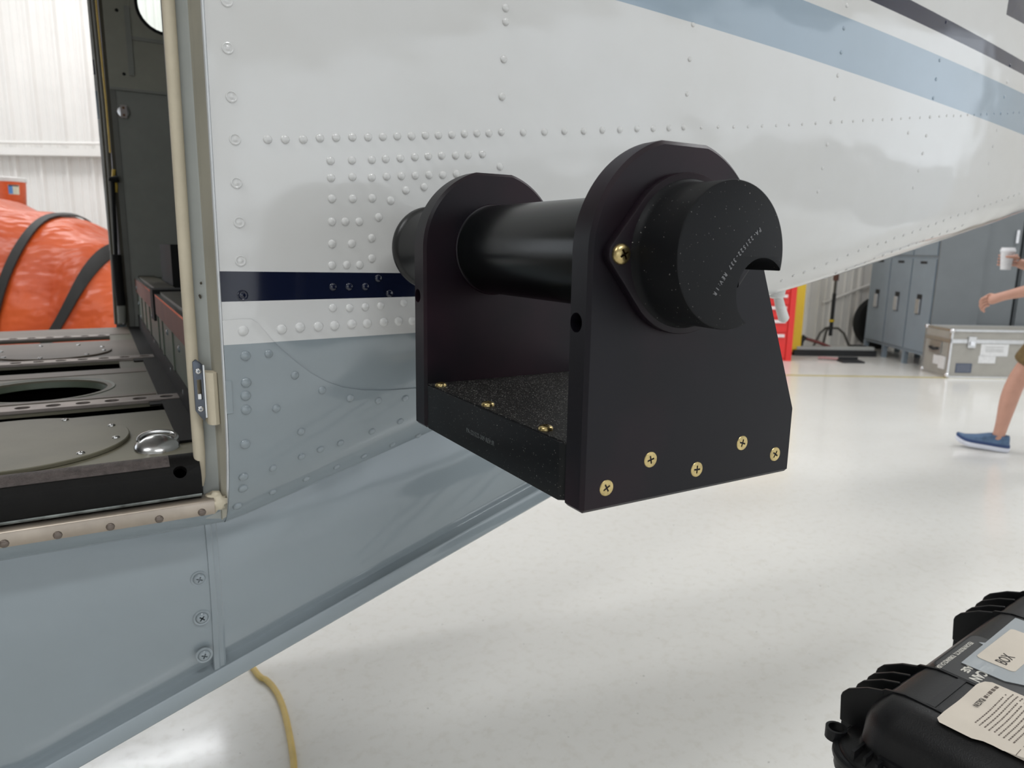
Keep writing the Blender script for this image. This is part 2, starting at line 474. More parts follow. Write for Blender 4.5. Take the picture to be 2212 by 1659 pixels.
part('roof_skin', grid(lin(-3.2, 2.4, 40) + lin(2.5, 4.8, 10), prof_roof), MAT['paint'], plane)
# nose cowl
def prof_ring(x):
    t = (-3.2 - x) / 1.1; s = math.sqrt(max(0.0, 1 - t * t)) * 0.72 + 0.28 * (1 - t)
    P = prof_side(-3.2) ; P = [(y, z) for y, z in P]; Rf = prof_roof(-3.2)
    L = P[::-1] + Rf[1:-1] + [(2 * YC - y, z) for y, z in P]
    return [(YC + (y - YC) * s, 1.55 + (z - 1.55) * s) for y, z in L]
part('nose_cowl', grid([-3.2, -3.4, -3.6, -3.8, -4.0, -4.15, -4.25], prof_ring), MAT['paint'], plane)
# landing gear (outside the photograph, carries the airplane)
for (x, y, r) in ((-2.3, -0.05, 0.33), (-2.3, 2 * YC + 0.05, 0.33), (-3.9, YC, 0.27)):
    g = part('wheel', lathe([(0.06, -0.07), (r * 0.55, -0.085), (r * 0.9, -0.08), (r, -0.045), (r, 0.045), (r * 0.9, 0.08), (r * 0.55, 0.085), (0.06, 0.07)], 28,
             frame_to((x, y, r), (0, 1, 0))), MAT['darkrub'], plane)
    yi = 1.2 if y < YC - .1 else (2 * YC - 1.2 if y > YC + .1 else YC)
    part('gear_leg', tube([(x, y + (0.1 if y < YC else -0.1 if y > YC + .1 else 0.11), r), (x, (y + yi) / 2, 0.62 if y != YC else 0.7), (x, yi, 1.0)], 0.035, 10), MAT['white'], plane)

# ---- cargo pod under the belly
YP = 0.95
def zpod(x):
    z = 0.655 + 0.342 * (x + 0.05) if x > -0.12 else 0.631
    if x > 0.64: z += 1.6 * (x - 0.64) ** 1.5
    return z
def prof_pod(x):
    y = YP + 0.25 * max(0, x - 0.75) ** 2 + 0.0 ; zt = zb(x) + 0.02; z0 = min(zpod(x), zt - 0.004)
    P = []
    k = min(1.0, (zt - z0) / 0.12)
    for i in range(10): 
        t = i / 9; z = zt + (z0 + 0.052 * k - zt) * t
        P.append((y - 0.012 * math.sin(math.pi * t) , z))
    P += [(y + 0.003, z0 + 0.046 * k), (y + 0.009, z0 + 0.038 * k), (y + 0.010, z0 + 0.033 * k), (y + 0.004, z0 + 0.0285 * k), (y - 0.004, z0 + 0.027 * k), (y - 0.0055, z0 + 0.024 * k), (y - 0.005, z0 + 0.003 * k), (y - 0.002, z0), (y + 0.012, z0 - 0.001), (YC, z0 - 0.01 * k)]
    return P
pod = part('cargo_pod', grid(lin(-3.0, -0.2, 12) + lin(-0.15, 0.99, 46), prof_pod, ang=30), MAT['paint'], plane)
part('cargo_pod', grid(lin(-3.0, -0.2, 6) + lin(-0.15, 0.99, 20), prof_pod, True), MAT['paint'], plane)
fr = prof_pod(-3.0); fr = [(-3.0, y, z) for y, z in fr] + [(-3.0, 2 * YC - y, z) for y, z in fr[::-1]]
part('pod_front', pyd(fr, [tuple(range(len(fr)))]), MAT['paint'], plane)

# seam strip and screws on the pod
def podpt(px, py, y=None): return on(px, py, 1, (YP - 0.008) if y is None else y)
sx0, sx1 = 0.0975, 0.1135
v = []; f = []
zz = lin(zb(0.1) + 0.015, 0.728, 14)
for z in zz:
    t = (zb(.1) + .02 - z) / (zb(.1) + .02 - (zpod(.1) + .052)); yy = YP - 0.012 * math.sin(math.pi * min(1, max(0, t)))
    for x, dy in ((sx0, 0.0005), (sx0 + 0.0012, -0.0016), (sx0 + 0.007, -0.0022), (sx0 + 0.009, -0.0006), (sx1 - 0.0025, -0.0016), (sx1, 0.0005)): v.append((x, yy + dy, z))
for i in range(len(zz) - 1):
    for j in range(5): f.append((i * 6 + j, i * 6 + j + 1, (i + 1) * 6 + j + 1, (i + 1) * 6 + j))
part('seam_strip', pyd(v, f, recalc=False), MAT['paint'], pod)
def screw_mesh(r, h, slot=True, dome=True):
    """screw head with a cross recess"""
    bm = bmesh.new()
    pr = [(0, h * 0.2), (r * 0.16, h * 0.2), (r * 0.2, h)] if False else None
    n = 20
    P = [(r, -h * 0.2), (r, h * 0.25), (r * 0.93, h * 0.55), (r * 0.72, h * 0.86), (r * 0.42, h)] if dome else [(r, -h), (r, h * 0.1), (r * 0.95, h * 0.35), (r * 0.7, h * 0.4), (r * 0.5, h * 0.4)]
    P.append((0, P[-1][1]))
    add_lathe(bm, P, n, cap=True)
    me = fin(bm, ang=40)
    c1 = box((-r * 0.52, -r * 0.11, h * -0.1), (r * 0.52, r * 0.11, h * 2)); c2 = box((-r * 0.11, -r * 0.52, h * -0.1), (r * 0.11, r * 0.52, h * 2))
    c3 = lathe([(r * 0.10, -h * 0.3), (r * 0.24, h * 2)], 10)
    return boolean(me, [c1, c2, c3], ang=40)
PODSCREW = screw_mesh(0.0075, 0.004); PODSCREW.materials.append(MAT['paint'])
CUP = lathe([(0.0108, 0.0), (0.0108, 0.0009), (0.0098, 0.0016), (0.0078, 0.0012), (0.0076, 0.0)], 22); CUP.materials.append(MAT['paint'])
for (px, py) in ((430, 1250), (436, 1334), (441, 1415)):
    p = podpt(px, py, YP - 0.0105); s = place('screw', PODSCREW, None, pod, frame_to(p, (0, -1, 0), (math.cos(px), 0, math.sin(px))))
    place('washer', CUP, None, s, frame_to(p, (0, -1, 0)))

# ---- rivets on the side
def dome(r, h, n=10):
    return lathe([(r, -0.0006), (r * 0.97, h * 0.35), (r * 0.72, h * 0.78), (0, h)], n, cap=False, ang=70)
RIV = {k: dome(*v) for k, v in dict(big=(0.0060, 0.0030), mid=(0.0050, 0.0026), small=(0.0038, 0.0018), tiny=(0.0028, 0.0014)).items()}
RING = lathe([(0.0062, -0.0006), (0.0060, 0.0010), (0.0051, 0.0013), (0.0044, 0.0006), (0.0030, 0.0005), (0.0022, 0.0011), (0, 0.0012)], 12, cap=False, ang=50)
for m in list(RIV.values()) + [RING]: m.materials.append(MAT['paint'])
DBL = 0.0018
# edge of the doubler skin at the lower aft door corner (photo points)
DC = [hit(*p) for p in ((485, 692), (520, 689), (543, 689), (556, 697), (572, 716), (590, 737), (612, 758), (640, 782), (672, 806), (705, 824), (740, 836), (780, 842), (820, 843), (860, 841), (900, 838), (1000, 826), (1150, 800))]
def dcz(x):
    for (x0, z0), (x1, z1) in zip(DC[:-1], DC[1:]):
        if x0 <= x <= x1: return z0 + (z1 - z0) * (x - x0) / (x1 - x0)
    return DC[0][1] if x < DC[0][0] else DC[-1][1]
def prof_dbl(x):
    z1 = zb(x) + hc(x); zt = dcz(x); pts = [(fy(x, zt) - 0.0001, zt), (fy(x, zt) - DBL * 0.8, zt - 0.0002)]
    zl = zb(x) + hc(x) * 0.03
    for i in range(1, 22):
        t = i / 21; t = 1 - (1 - t) ** 1.6; z = zt + (zl - zt) * t; pts.append((fy(x, z) - DBL, z))
    pts.append((fy(x, zl) + 0.004, zl - 0.001))
    return pts
dxs = sorted(set([DX1 - 0.0005] + [p[0] for p in DC[1:-1]] + lin(DX1, DC[-1][0], 50)))
dbl = part('doubler_skin', grid(dxs, prof_dbl, ang=30), MAT['paint'], plane)
def rivet(px, py, kind, me=None, par=None):
    x, z = hit(px, py)
    if z < zb(x) + 0.002: return
    nv = nrm(x, max(z, zb(x) + 0.012)); off = DBL if z < dcz(x) and x < DC[-1][0] else 0.0
    p = Vector((x, fy(x, z), z)) + nv * off
    place('rivet', me or RIV[kind], None, par or (dbl if off else skin), frame_to(p, nv))
for p in ((490, 2), (492, 104), (500, 209), (508, 301), (511, 395), (517, 480), (520, 563), (524, 638)): rivet(*p, 'big', RING)
for p in ((525, 714), (529.6, 768), (531, 825.6), (530, 854), (531, 884), (529, 958), (525, 1028), (524, 1053), (512, 1091)): rivet(*p, 'big')
for p in ((578, 301), (616, 301), (655, 301), (691, 298), (726, 297), (761, 296), (795, 296), (827, 295), (858, 294), (889, 294), (919, 292), (947, 292), (976, 291), (1003, 289), (1030, 288), (1056, 288), (1083, 285)): rivet(*p, 'mid')
for p in ((1130, 286), (1176, 285), (1219, 283), (1261, 283), (1301, 281), (1339, 280), (1376, 278), (1411, 277.5), (1445, 276.5), (1477, 274.5), (1092, 17), (1092, 47), (1088, 128), (1084, 209), (1080, 360)): rivet(*p, 'mid')
for p in ((714, 347), (760, 346), (803, 345), (833, 343), (865, 342), (896, 339), (925, 337), (954, 336), (984, 336), (1011, 335), (1042, 333),
          (715, 384), (761, 382), (803, 383), (835, 381), (867, 380), (897, 379), (927, 378), (956, 378), (986, 376), (877, 411), (916, 404),
          (717, 429), (762, 429), (804, 428), (844, 433), (818, 469), (717, 478.6), (746, 478.6), (776, 478.6), (803, 514), (717.5, 526.5), (760, 526),
          (803, 558), (717, 573), (749, 572), (777, 572), (817, 601), (719, 619.7), (754, 619), (789, 619), (841, 634),
          (872, 654.6), (822, 660.7), (789, 663), (755, 664.7), (719, 664.7)): rivet(*p, 'mid')
for p in ((608.6, 711), (648, 706.6), (687.6, 705), (722.7, 702.8), (760, 699.7), (793, 698.7), (829, 696), (860.6, 694), (891, 693)): rivet(*p, 'big')
for p in ((579.5, 763.6), (636, 809.7), (595.8, 881.4), (694.8, 842), (755, 859), (815.8, 864), (874, 859), (649, 931), (691, 969), (734, 955), (802, 930), (863, 908),
          (902, 939), (847, 958), (785, 982.7), (726, 1006.5), (650, 984.5), (588.5, 1009.6), (660.6, 1032.5), (588, 1060.7), (891, 974), (635.6, 1072), (584, 1094)): rivet(*p, 'mid')
for p in ((1515, 275), (1551, 274), (1585, 274), (1616, 273.5), (1646.5, 272), (1677, 271), (1705, 269), (1733, 268), (1762, 266), (1819, 263), (1843, 261.5), (1864.6, 260), (1886, 259), (1907, 258.5),
          (1927, 257.5), (1946.5, 256), (1965.5, 254.5), (1987.6, 254), (2029, 251), (2045, 250), (2060, 250), (2075.6, 250), (2090.4, 248), (2104.6, 248), (2119, 247), (2132, 246.5), (2147.6, 245), (2177, 244.6), (2189.5, 243.5), (2201.6, 243)): rivet(*p, 'tiny')
for p in ((1497, 53), (1490, 128), (1484, 203), (1829, 12), (1823, 61), (1817, 113), (1810, 163), (1803, 213), (1795, 263), (1787, 312), (1777, 363), (1767, 413),
          (2030, 130), (2022, 171), (2016, 212), (2009, 252.5), (2001, 293), (1993, 331.5), (1984, 368.5), (1973, 405), (2182, 142), (2175.5, 177), (2169.6, 209.6), (2162, 245), (2153.6, 281), (2145, 316), (2136, 353), (2114, 422), (2044, 48), (1962, 287)): rivet(*p, 'small')
for p in ((135, 570), (205, 540), (270, 520), (335, 493), (405, 467), (470, 443), (533, 415), (597, 390), (655, 365), (710, 350), (760, 338), (810, 315), (865, 297), (918, 280), (965, 262), (1013, 243), (1058, 227), (1104, 210), (1148, 190),
          (1190, 178), (1233, 165), (1272, 152), (1310, 140), (1348, 124), (1384, 110), (1420, 97), (1455, 85), (1490, 72), (1523, 60), (1555, 48),
          (205, 625), (270, 603), (335, 577), (398, 552), (460, 525), (522, 503), (578, 480), (635, 460), (690, 437), (742, 418), (795, 398), (845, 380), (897, 358), (945, 343), (985, 328), (1035, 310), (1080, 292), (1125, 275), (1170, 258), (1215, 240)):
    rivet(1640 + p[0] * 0.36157, 400 + p[1] * 0.36157, 'small')
# small hinge pad beside the door edge
x0, z0 = hit(488, 822); x1, z1 = hit(503, 893)
part('door_edge_pad', grid(lin(DX1 - .001, x1, 5), lambda x: [(fy(x, z) - DBL - (0.0012 if 0 < i < 5 else 0), z) for i, z in enumerate([z0, z0 - .0008] + lin(z0 - .002, z1 + .002, 2) + [z1 + .0008, z1])], ang=30), MAT['paint'], dbl)
# tie-down fitting under the tail
xb, zbb = hit(1676, 655)
pT = Vector((xb, fy(xb, zb(xb) + 0.004) + 0.02, zb(xb)))
td = part('tie_down_fitting', lathe([(0.016, 0.02), (0.017, -0.006), (0.013, -0.014), (0, -0.015)], 16, frame_to(pT, (0.25, 0, 0.97))), MAT['white'], plane)
part('tie_down_peg', tube([pT + Vector((0, 0, 0.0)), pT + Vector((0.012, -0.002, -0.032)), pT + Vector((0.024, -0.004, -0.058)), pT + Vector((0.026, -0.004, -0.063))], [0.009, 0.0105, 0.0115, 0.007], 14), MAT['white'], td)

# ---- cargo door frame (aft jamb), seal, latch striker
def vgrid(zs, fn, ang=40):
    """fn(z) -> list of (x, y); lofted upward"""
    rows = [fn(z) for z in zs]; n = len(rows[0]); v = [(x, y, z) for z, rr in zip(zs, rows) for x, y in rr]
    f = [(i * n + j, (i + 1) * n + j, (i + 1) * n + j + 1, i * n + j + 1) for i in range(len(zs) - 1) for j in range(n - 1)]
    return pyd(v, f, ang=ang, recalc=False)
JZ = [0.962, 0.975, 0.99, 1.01, 1.03, 1.06, 1.1, 1.14] + lin(1.2, 2.05, 8)
def jy(z): return fy(DX1, z) - D0
part('door_edge_lip', vgrid(JZ, lambda z: [(DX1 + 0.0004, D0 + jy(z) + 0.001), (DX1 - 0.0010, D0 + jy(z) - 0.0014), (DX1 - 0.0024, D0 + jy(z) - 0.0006), (DX1 - 0.0030, D0 + jy(z) + 0.004), (DX1 - 0.0022, D0 + jy(z) + 0.010)]), M_('lip_white', (0.66, 0.68, 0.70), 0.3), plane)
frame = part('door_jamb', vgrid(JZ, lambda z: [(0.1200, 0.856 + jy(z) * .8), (0.1188, 0.868 + jy(z) * .6), (0.1150, 0.884 + jy(z) * .3), (0.1140, 0.893 + jy(z) * .1), (0.1146, 0.899), (0.1128, 0.905)]), MAT['jamb2'], plane)
part('door_landing', vgrid(JZ, lambda z: [(0.1132, 0.9035), (0.1120, 0.9055), (0.0975, 0.9125), (0.0960, 0.914), (0.0957, 0.9185), (0.0985, 0.960), (0.0985, 1.02)]), MAT['jamb'], plane)
sl = [(0.0928, 0.9055, 1.008), (0.0932, 0.905, 1.02), (0.0935, 0.905, 1.05)] + [(0.0936 + 0.0006 * math.sin(z * 9), 0.9055, z) for z in lin(1.1, 2.05, 16)]
part('door_seal', tube(sl, [0.0035, 0.0058] + [0.0068] * 17, 14), MAT['seal'], plane)
# aft edge of the jamb cavity so that the inside of the side wall is closed
part('cabin_side_liner', box((0.0985, 1.02, 1.0), (0.5, 1.03, 2.05)), MAT['cabin'], plane)
# torn sealant at the lower corner
bm = bmesh.new(); bmesh.ops.create_icosphere(bm, subdivisions=3, radius=1)
for v_ in bm.verts:
    n_ = 1 + 0.28 * math.sin(7 * v_.co.x + 3) * math.sin(6 * v_.co.z + 1) + 0.15 * math.sin(13 * v_.co.y + 5 * v_.co.z)
    v_.co = Vector((0.107 + v_.co.x * 0.0125 * n_, 0.892 + v_.co.y * 0.013, 0.990 + v_.co.z * 0.0115 * n_))
part('sealant_bead', fin(bm, ang=80), MAT['seal'], frame)
# chipped paint spots on the jamb
CHIP = M_('chipped_spot', (0.06, 0.05, 0.035), 0.7)
def chip(px, py, yy, w, h_, name='paint_chip'):
    p = on(px, py, 1, yy); bm = bmesh.new(); vs = []
    for k in range(9):
        a = 2 * math.pi * k / 9; q = 0.7 + 0.5 * random.random()
        vs.append(bm.verts.new((p[0] + math.cos(a) * w * q, yy - 0.0002 + math.cos(a) * w * -0.45, p[2] + math.sin(a) * h_ * q)))
    bm.faces.new(vs); part(name, fin(bm, recalc=False), CHIP, frame)
for a in ((418, 394, 0.9085, 0.0010, 0.002), (432, 640, 0.9055, 0.0016, 0.003), (434, 612, 0.905, 0.0013, 0.002), (420, 466, 0.9085, 0.0008, 0.0015)): chip(*a)
# latch striker: dark steel plate with slot and two screws, beige housing behind it
z_t, z_b = 1.163, 1.099
hs = part('latch_housing', vgrid(lin(1.088, 1.150, 8), lambda z: [(0.1175, 0.896), (0.1176, 0.886), (0.1155, 0.8805), (0.1115, 0.8785), (0.1070, 0.8800), (0.1045, 0.8840), (0.1035, 0.8900), (0.1035, 0.906)]), MAT['seal'], frame)
bm = bmesh.new()
for zc in (1.088, 1.150):
    vs = [bm.verts.new((x, y, zc)) for x, y in ((0.1175, 0.896), (0.1176, 0.886), (0.1155, 0.8805), (0.1115, 0.8785), (0.1070, 0.8800), (0.1045, 0.8840), (0.1035, 0.8900), (0.1035, 0.906))]
    bm.faces.new(vs)
part('housing_end', fin(bm), MAT['seal'], hs)
po = [(0.0912, z_t), (0.0950, z_t + 0.003), (0.1025, z_t - 0.004), (0.1030, z_b - 0.003), (0.0995, z_b - 0.007), (0.0912, z_b + 0.006)]
st = prism(po, 0.888, 0.8925, 0.0007)
st = boolean(st, [box((0.0945, 0.87, 1.118), (0.0995, 0.91, 1.142), 0.002)])
STL = M_('striker_gunmetal', (0.10, 0.11, 0.13), 0.3, 0.9)
strk = part('latch_striker', st, STL, frame)
part('striker_edge', box((0.1018, 0.8872, z_b - 0.003), (0.1034, 0.8930, z_t - 0.004), 0.0005), MAT['steel'], strk)
part('striker_tongue', box((0.0950, 0.8900, 1.1175), (0.0985, 0.8960, 1.1245), 0.0008), MAT['steel'], strk)
SSC = screw_mesh(0.0036, 0.0018); SSC.materials.append(MAT['steel'])
for zc in (1.152, 1.107): place('screw', SSC, None, strk, frame_to((0.0968, 0.888, zc), (0, -1, 0)))

# ---- sill: bare metal strip, black threshold
def ext_x(poly, x0, x1, b=0, seg=2):
    """poly of (y,z) extruded along x"""
    bm = bmesh.new(); a = [bm.verts.new((x0, y, z)) for y, z in poly]; c = [bm.verts.new((x1, y, z)) for y, z in poly]
    bm.faces.new(a); bm.faces.new(c[::-1]); n = len(poly)
    for i in range(n): bm.faces.new((a[i], c[i], c[(i + 1) % n], a[(i + 1) % n]))
    bmesh.ops.recalc_face_normals(bm, faces=bm.faces)
    if b: bev(bm, b, seg)
    return fin(bm)
strip = part('sill_strip', ext_x([(0.9020, 0.9985), (0.8860, 0.9985), (0.8825, 0.9975), (0.8800, 0.9950), (0.8790, 0.9900), (0.8785, 0.9790), (0.8850, 0.9785), (0.8860, 0.9930), (0.9020, 0.9960)], DX0, 0.104, 0.0006), MAT['alu'], plane)
SR = dome(0.0046, 0.0022); SR.materials.append(M_('dull_rivet', (0.16, 0.13, 0.11), 0.4, 0.6))
for p in ((12, 1196), (127, 1175), (240, 1152), (345, 1131), (437, 1114)):
    q = on(*p, 1, 0.8788); place('rivet', SR, None, strip, frame_to((q[0], 0.8786, min(max(q[2], 0.9835), 0.9915)), (0, -1, 0.06)))
for p in ((90, 1232), (172, 1217), (190, 1208), (264, 1192), (343, 1174), (440, 1143), (435, 1157)):
    x, z = hit(*p); nv = nrm(x, max(z, zb(x) + 0.012)); place('rivet', RIV['mid'], None, strip, frame_to((x, fy(x, z), z), nv))
th = ext_x([(0.918, 1.0405), (0.918, 1.0475), (0.9120, 1.0475), (0.9050, 1.0455), (0.8950, 1.0385), (0.8885, 1.0315), (0.8862, 1.0240), (0.8862, 1.0060), (0.8880, 1.0015), (0.9000, 1.0005), (0.9000, 1.0405)], DX0, 0.0925, 0.0)
th = boolean(th, [lathe([(0.0075, -0.02), (0.0075, 0.02)], 18, frame_to((0.070, 0.8905, 1.0335), (0, -0.7, 0.7)))])
thr = part('door_threshold', th, MAT['black'], plane)
part('grip_tape', ext_x([(0.9165, 1.0479), (0.9112, 1.0480), (0.9045, 1.0460), (0.8960, 1.0398), (0.8965, 1.0392), (0.9050, 1.0452), (0.9120, 1.0472)], DX0, 0.060), MAT['blacktex'], thr)
part('worn_edge', ext_x([(0.8856, 1.0050), (0.8850, 1.0035), (0.8872, 1.0010), (0.8885, 1.0012)], DX0, 0.0915), M_('worn_edge_grey', (0.23, 0.25, 0.235), 0.5, var=0.75, nscale=60), thr)

# ---- cabin floor
ZF = 1.04
fl = box((-1.5, 0.905, ZF - 0.006), (0.095, 2.45, ZF))
cut = [lathe([(0.100, -0.05), (0.100, 0.05)], 48, Matrix.Translation((-0.093, 1.471, ZF)))]
cut += [lathe([(0.100, -0.05), (0.100, 0.05)], 48, Matrix.Translation((-0.06, 2.36, ZF)))] if False else []
for y0, y1, xe in ((1.216, 1.279, 0.100), (1.664, 1.769, 0.034), (2.152, 2.214, 0.026)):
    cut.append(box((-1.45, y0, ZF - 0.03), (xe, y1, ZF + 0.03)))
cf = part('cabin_floor', boolean(fl, cut), MAT['floorm'], plane)
part('underfloor_shade_sheet', box((-1.5, 0.93, ZF - 0.075), (0.095, 2.45, ZF - 0.07)), MAT['void'], plane)  # sheet below the floor openings, coloured black to stand for the bay's shade
# tan strips of floor between the tracks
for y0, y1 in ((1.35, 1.366), (1.60, 1.655), (1.83, 2.14), (2.275, 2.46)):
    part('floor_panel', box((-1.5, y0, ZF), (0.078, y1, ZF + 0.0012), 0.0004), MAT['floor2'], cf)
# flange ring round the open hole, round access covers
part('hole_flange', lathe([(0.0970, -0.014), (0.1005, -0.002), (0.112, 0.0012), (0.113, 0.0), (0.1015, -0.004), (0.0985, -0.014)], 48, Matrix.Translation((-0.093, 1.471, ZF)), cap=False), MAT['green'], cf)
for (x, y, r, m, hh) in ((-0.108, 1.074, 0.134, 'floorm', 0.0055), (-0.095, 1.946, 0.120, 'floor2', 0.004)):
    cv = part('access_cover', lathe([(r - 0.001, 0), (r, 0.001), (r, hh - 0.001), (r - 0.0012, hh), (0, hh)], 64, Matrix.Translation((x, y, ZF + (0.001 if m == 'floor2' else 0))), cap=False), MAT[m], cf)
    for a in (20, 62, 105, 160, 215, 260, 310, 345):
        q = Vector((x + (r - 0.013) * math.cos(math.radians(a)), y + (r - 0.013) * math.sin(math.radians(a)), ZF + hh + (0.001 if m == 'floor2' else 0)))
        place('cover_screw', RIV['big'] if False else SSC, None, cv, Matrix.Translation(q) @ Matrix.Scale(1.3, 4))
# seat tracks with rows of round openings
for (y, xe) in ((1.297, 0.108), (1.787, 0.104), (2.232, 0.026)):
    bm = bmesh.new(); add_box(bm, (-1.45, y - 0.020, ZF + 0.0005), (xe, y + 0.019, ZF + 0.0055)); bev(bm, 0.0015, 1); me = fin(bm)
    cs = []
    bmc = bmesh.new(); xx = xe - 0.018
    while xx > -0.5:
        add_lathe(bmc, [(0.0105, -0.01), (0.0105, 0.03)], 14, Matrix.Translation((xx, y, ZF))); xx -= 0.040
    tr = part('seat_track', boolean(me, [fin(bmc)]), MAT['track'], cf)
    part('track_recess', box((-1.44, y - 0.0125, ZF - 0.002), (xe - 0.006, y + 0.0125, ZF + 0.0012)), MAT['darkrub'], tr)
FRV = dome(0.0035, 0.0016); FRV.materials.append(MAT['floorm'])
for p in ((17, 1040), (115, 1024), (205, 1010), (287, 997), (350, 988)):
    q = on(*p, 2, ZF); place('floor_rivet', FRV, None, cf, Matrix.Translation((q[0], max(q[1], 0.922), ZF + 0.0078 if q[1] < 0.9 else ZF)))
# tie-down ring dish
tdn = part('tie_down_dish', lathe([(0.0265, 0.0), (0.0262, 0.004), (0.022, 0.0095), (0.013, 0.0135), (0.004, 0.0145), (0, 0.0145)], 32, Matrix.Translation((0.053, 0.985, ZF)) @ Matrix.Rotation(0.22, 4, 'X'), cap=False), MAT['steel'], cf)
rg = [Vector((0.055 + 0.022 * math.cos(a), 0.992 + 0.012 * math.sin(a), ZF + 0.0115 + 0.006 * math.sin(a))) for a in lin(0, 2 * math.pi, 25)]
part('tie_down_ring', tube(rg, 0.0028, 8), MAT['steel'], tdn)
# black wear strip along the aft step
bs = part('wear_strip', box((0.080, 0.995, ZF + 0.0005), (0.111, 2.44, ZF + 0.004), 0.001), MAT['black'], cf)
for y in (1.30, 1.787): part('strip_bridge', box((0.062, y - 0.05, ZF + 0.0006), (0.081, y + 0.0 , ZF + 0.003)), MAT['black'], bs)
# aft step (raised floor) with riveted face
sp = part('aft_step', box((0.111, 1.03, ZF), (0.46, 2.44, 1.190)), MAT['green'], plane)
part('step_angle', box((0.1085, 1.03, ZF + 0.004), (0.1112, 2.44, ZF + 0.040)), MAT['black'], sp)
for y0, y1 in ((1.03, 1.66), (1.74, 2.44)):
    k = part('step_trim', box((0.1075, y0, 1.150), (0.1112, y1, 1.1885), 0.0008), MAT['redprim'], sp)
    part('trim_edge', box((0.1070, y0, 1.1885), (0.118, y1, 1.1925), 0.0012), MAT['steel'], k)
    part('step_cap', box((0.118, y0, 1.190), (0.160, y1, 1.196), 0.001), MAT['olive'], sp)
part('hold_down_strap', box((0.104, 1.665, 1.135), (0.40, 1.735, 1.200), 0.003), MAT['darkrub'], sp)
for y, z in ((2.35, 1.165), (2.35, 1.12), (2.3, 1.085), (1.83, 1.13), (1.80, 1.075), (1.45, 1.135), (1.42, 1.07), (1.25, 1.13), (1.22, 1.065)):
    place('step_rivet', RIV['big'], None, sp, frame_to((0.1075 if z > 1.15 else 0.1108, y, z), (-1, 0, 0)))
for y in (2.2, 2.05, 1.9, 1.65, 1.55, 1.35): part('step_rib', box((0.1085, y - 0.008, ZF + 0.04), (0.1115, y + 0.008, 1.150), 0.001), MAT['green'], sp)
def rrect(x0, z0, x1, z1, r, n=8):
    P = []
    for cx, cz, a0 in ((x1 - r, z1 - r, 0), (x0 + r, z1 - r, 90), (x0 + r, z0 + r, 180), (x1 - r, z0 + r, 270)):
        for k in range(n + 1):
            a = math.radians(a0 + 90 * k / n); P.append((cx + r * math.cos(a), cz + r * math.sin(a)))
    return P
# far cabin wall aft of the right-hand door
wp = part('cabin_wall_panel', boolean(box((0.085, 2.440, 1.728), (0.52, 2.452, 2.06)), [prism(rrect(0.171, 1.892, 0.46, 2.04, 0.07), 2.40, 2.50)]), MAT['panel'], plane)
part('recess_panel', box((0.137, 2.434, 1.765), (0.151, 2.441, 1.95), 0.004), MAT['panel2'], wp)
part('recess_panel', box((0.150, 2.436, 1.862), (0.5, 2.441, 1.872), 0.002), MAT['panel2'], wp)
bm = bmesh.new()
ring = [(0.171, 1.892), (0.46, 2.30)]
fr_o = rrect(0.165, 1.886, 0.466, 2.046, 0.076); fr_i = rrect(0.1735, 1.8945, 0.458, 2.037, 0.069)
vo = [[bm.verts.new((x, y, z)) for x, z in L] for L, y in ((fr_o, 2.4385), (fr_i, 2.4375), (fr_i, 2.455), (fr_o, 2.455))]
for a, b in ((0, 1), (1, 2), (2, 3), (3, 0)):
    n = len(fr_o)
    for i in range(n): bm.faces.new((vo[a][i], vo[a][(i + 1) % n], vo[b][(i + 1) % n], vo[b][i]))
wf = part('window_frame', fin(bm), MAT['darkrub'], wp)
part('window_pane', box((0.165, 2.447, 1.886), (0.466, 2.450, 2.046)), MAT['pane'], wf)
lw = part('cabin_wall_panel', box((0.098, 2.446, 1.04), (0.50, 2.456, 1.724)), MAT['panel2'], plane)
part('wall_edge_trim', box((0.085, 2.442, 1.04), (0.099, 2.456, 1.727), 0.002), MAT['cabin'], lw)
part('cabin_bulkhead', box((0.46, 1.03, 1.19), (0.47, 2.446, 2.05)), MAT['panel2'], plane)
part('panel_lip', box((0.085, 2.437, 1.722), (0.5, 2.446, 1.729), 0.001), MAT['panel2'], wp)
HOLE = lathe([(0.0045, 0), (0.0045, 0.001), (0.0025, 0.0012), (0, -0.0005)], 14, cap=False); HOLE.materials.append(MAT['darkrub'])
for p in ((252, 22), (268, 160)):
    q = on(*p, 1, 2.44); place('panel_fastener', HOLE, None, wp, frame_to((q[0], 2.4398, q[2]), (0, -1, 0)))
q = on(266, 242, 1, 2.445)
ft = part('wall_fitting', lathe([(0.018, 0), (0.018, 0.004), (0.015, 0.007), (0, 0.008)], 24, frame_to((q[0], 2.446, q[2]), (0, -1, 0)), cap=False), MAT['steel'], lw)
part('fitting_plate', box((q[0] - 0.007, 2.434, q[2] - 0.018), (q[0] + 0.009, 2.438, q[2] + 0.018), 0.002), M_('pale_cast', (0.45, 0.40, 0.38), 0.5), ft)
BR = M_('bronze_screw', (0.16, 0.08, 0.04), 0.4, 0.5)
for dz in (-0.010, 0.010): part('fitting_screw', lathe([(0.0035, 0), (0.0035, 0.002), (0, 0.0025)], 12, frame_to((q[0] + 0.001, 2.434, q[2] + dz), (0, -1, 0)), cap=False), BR, ft)
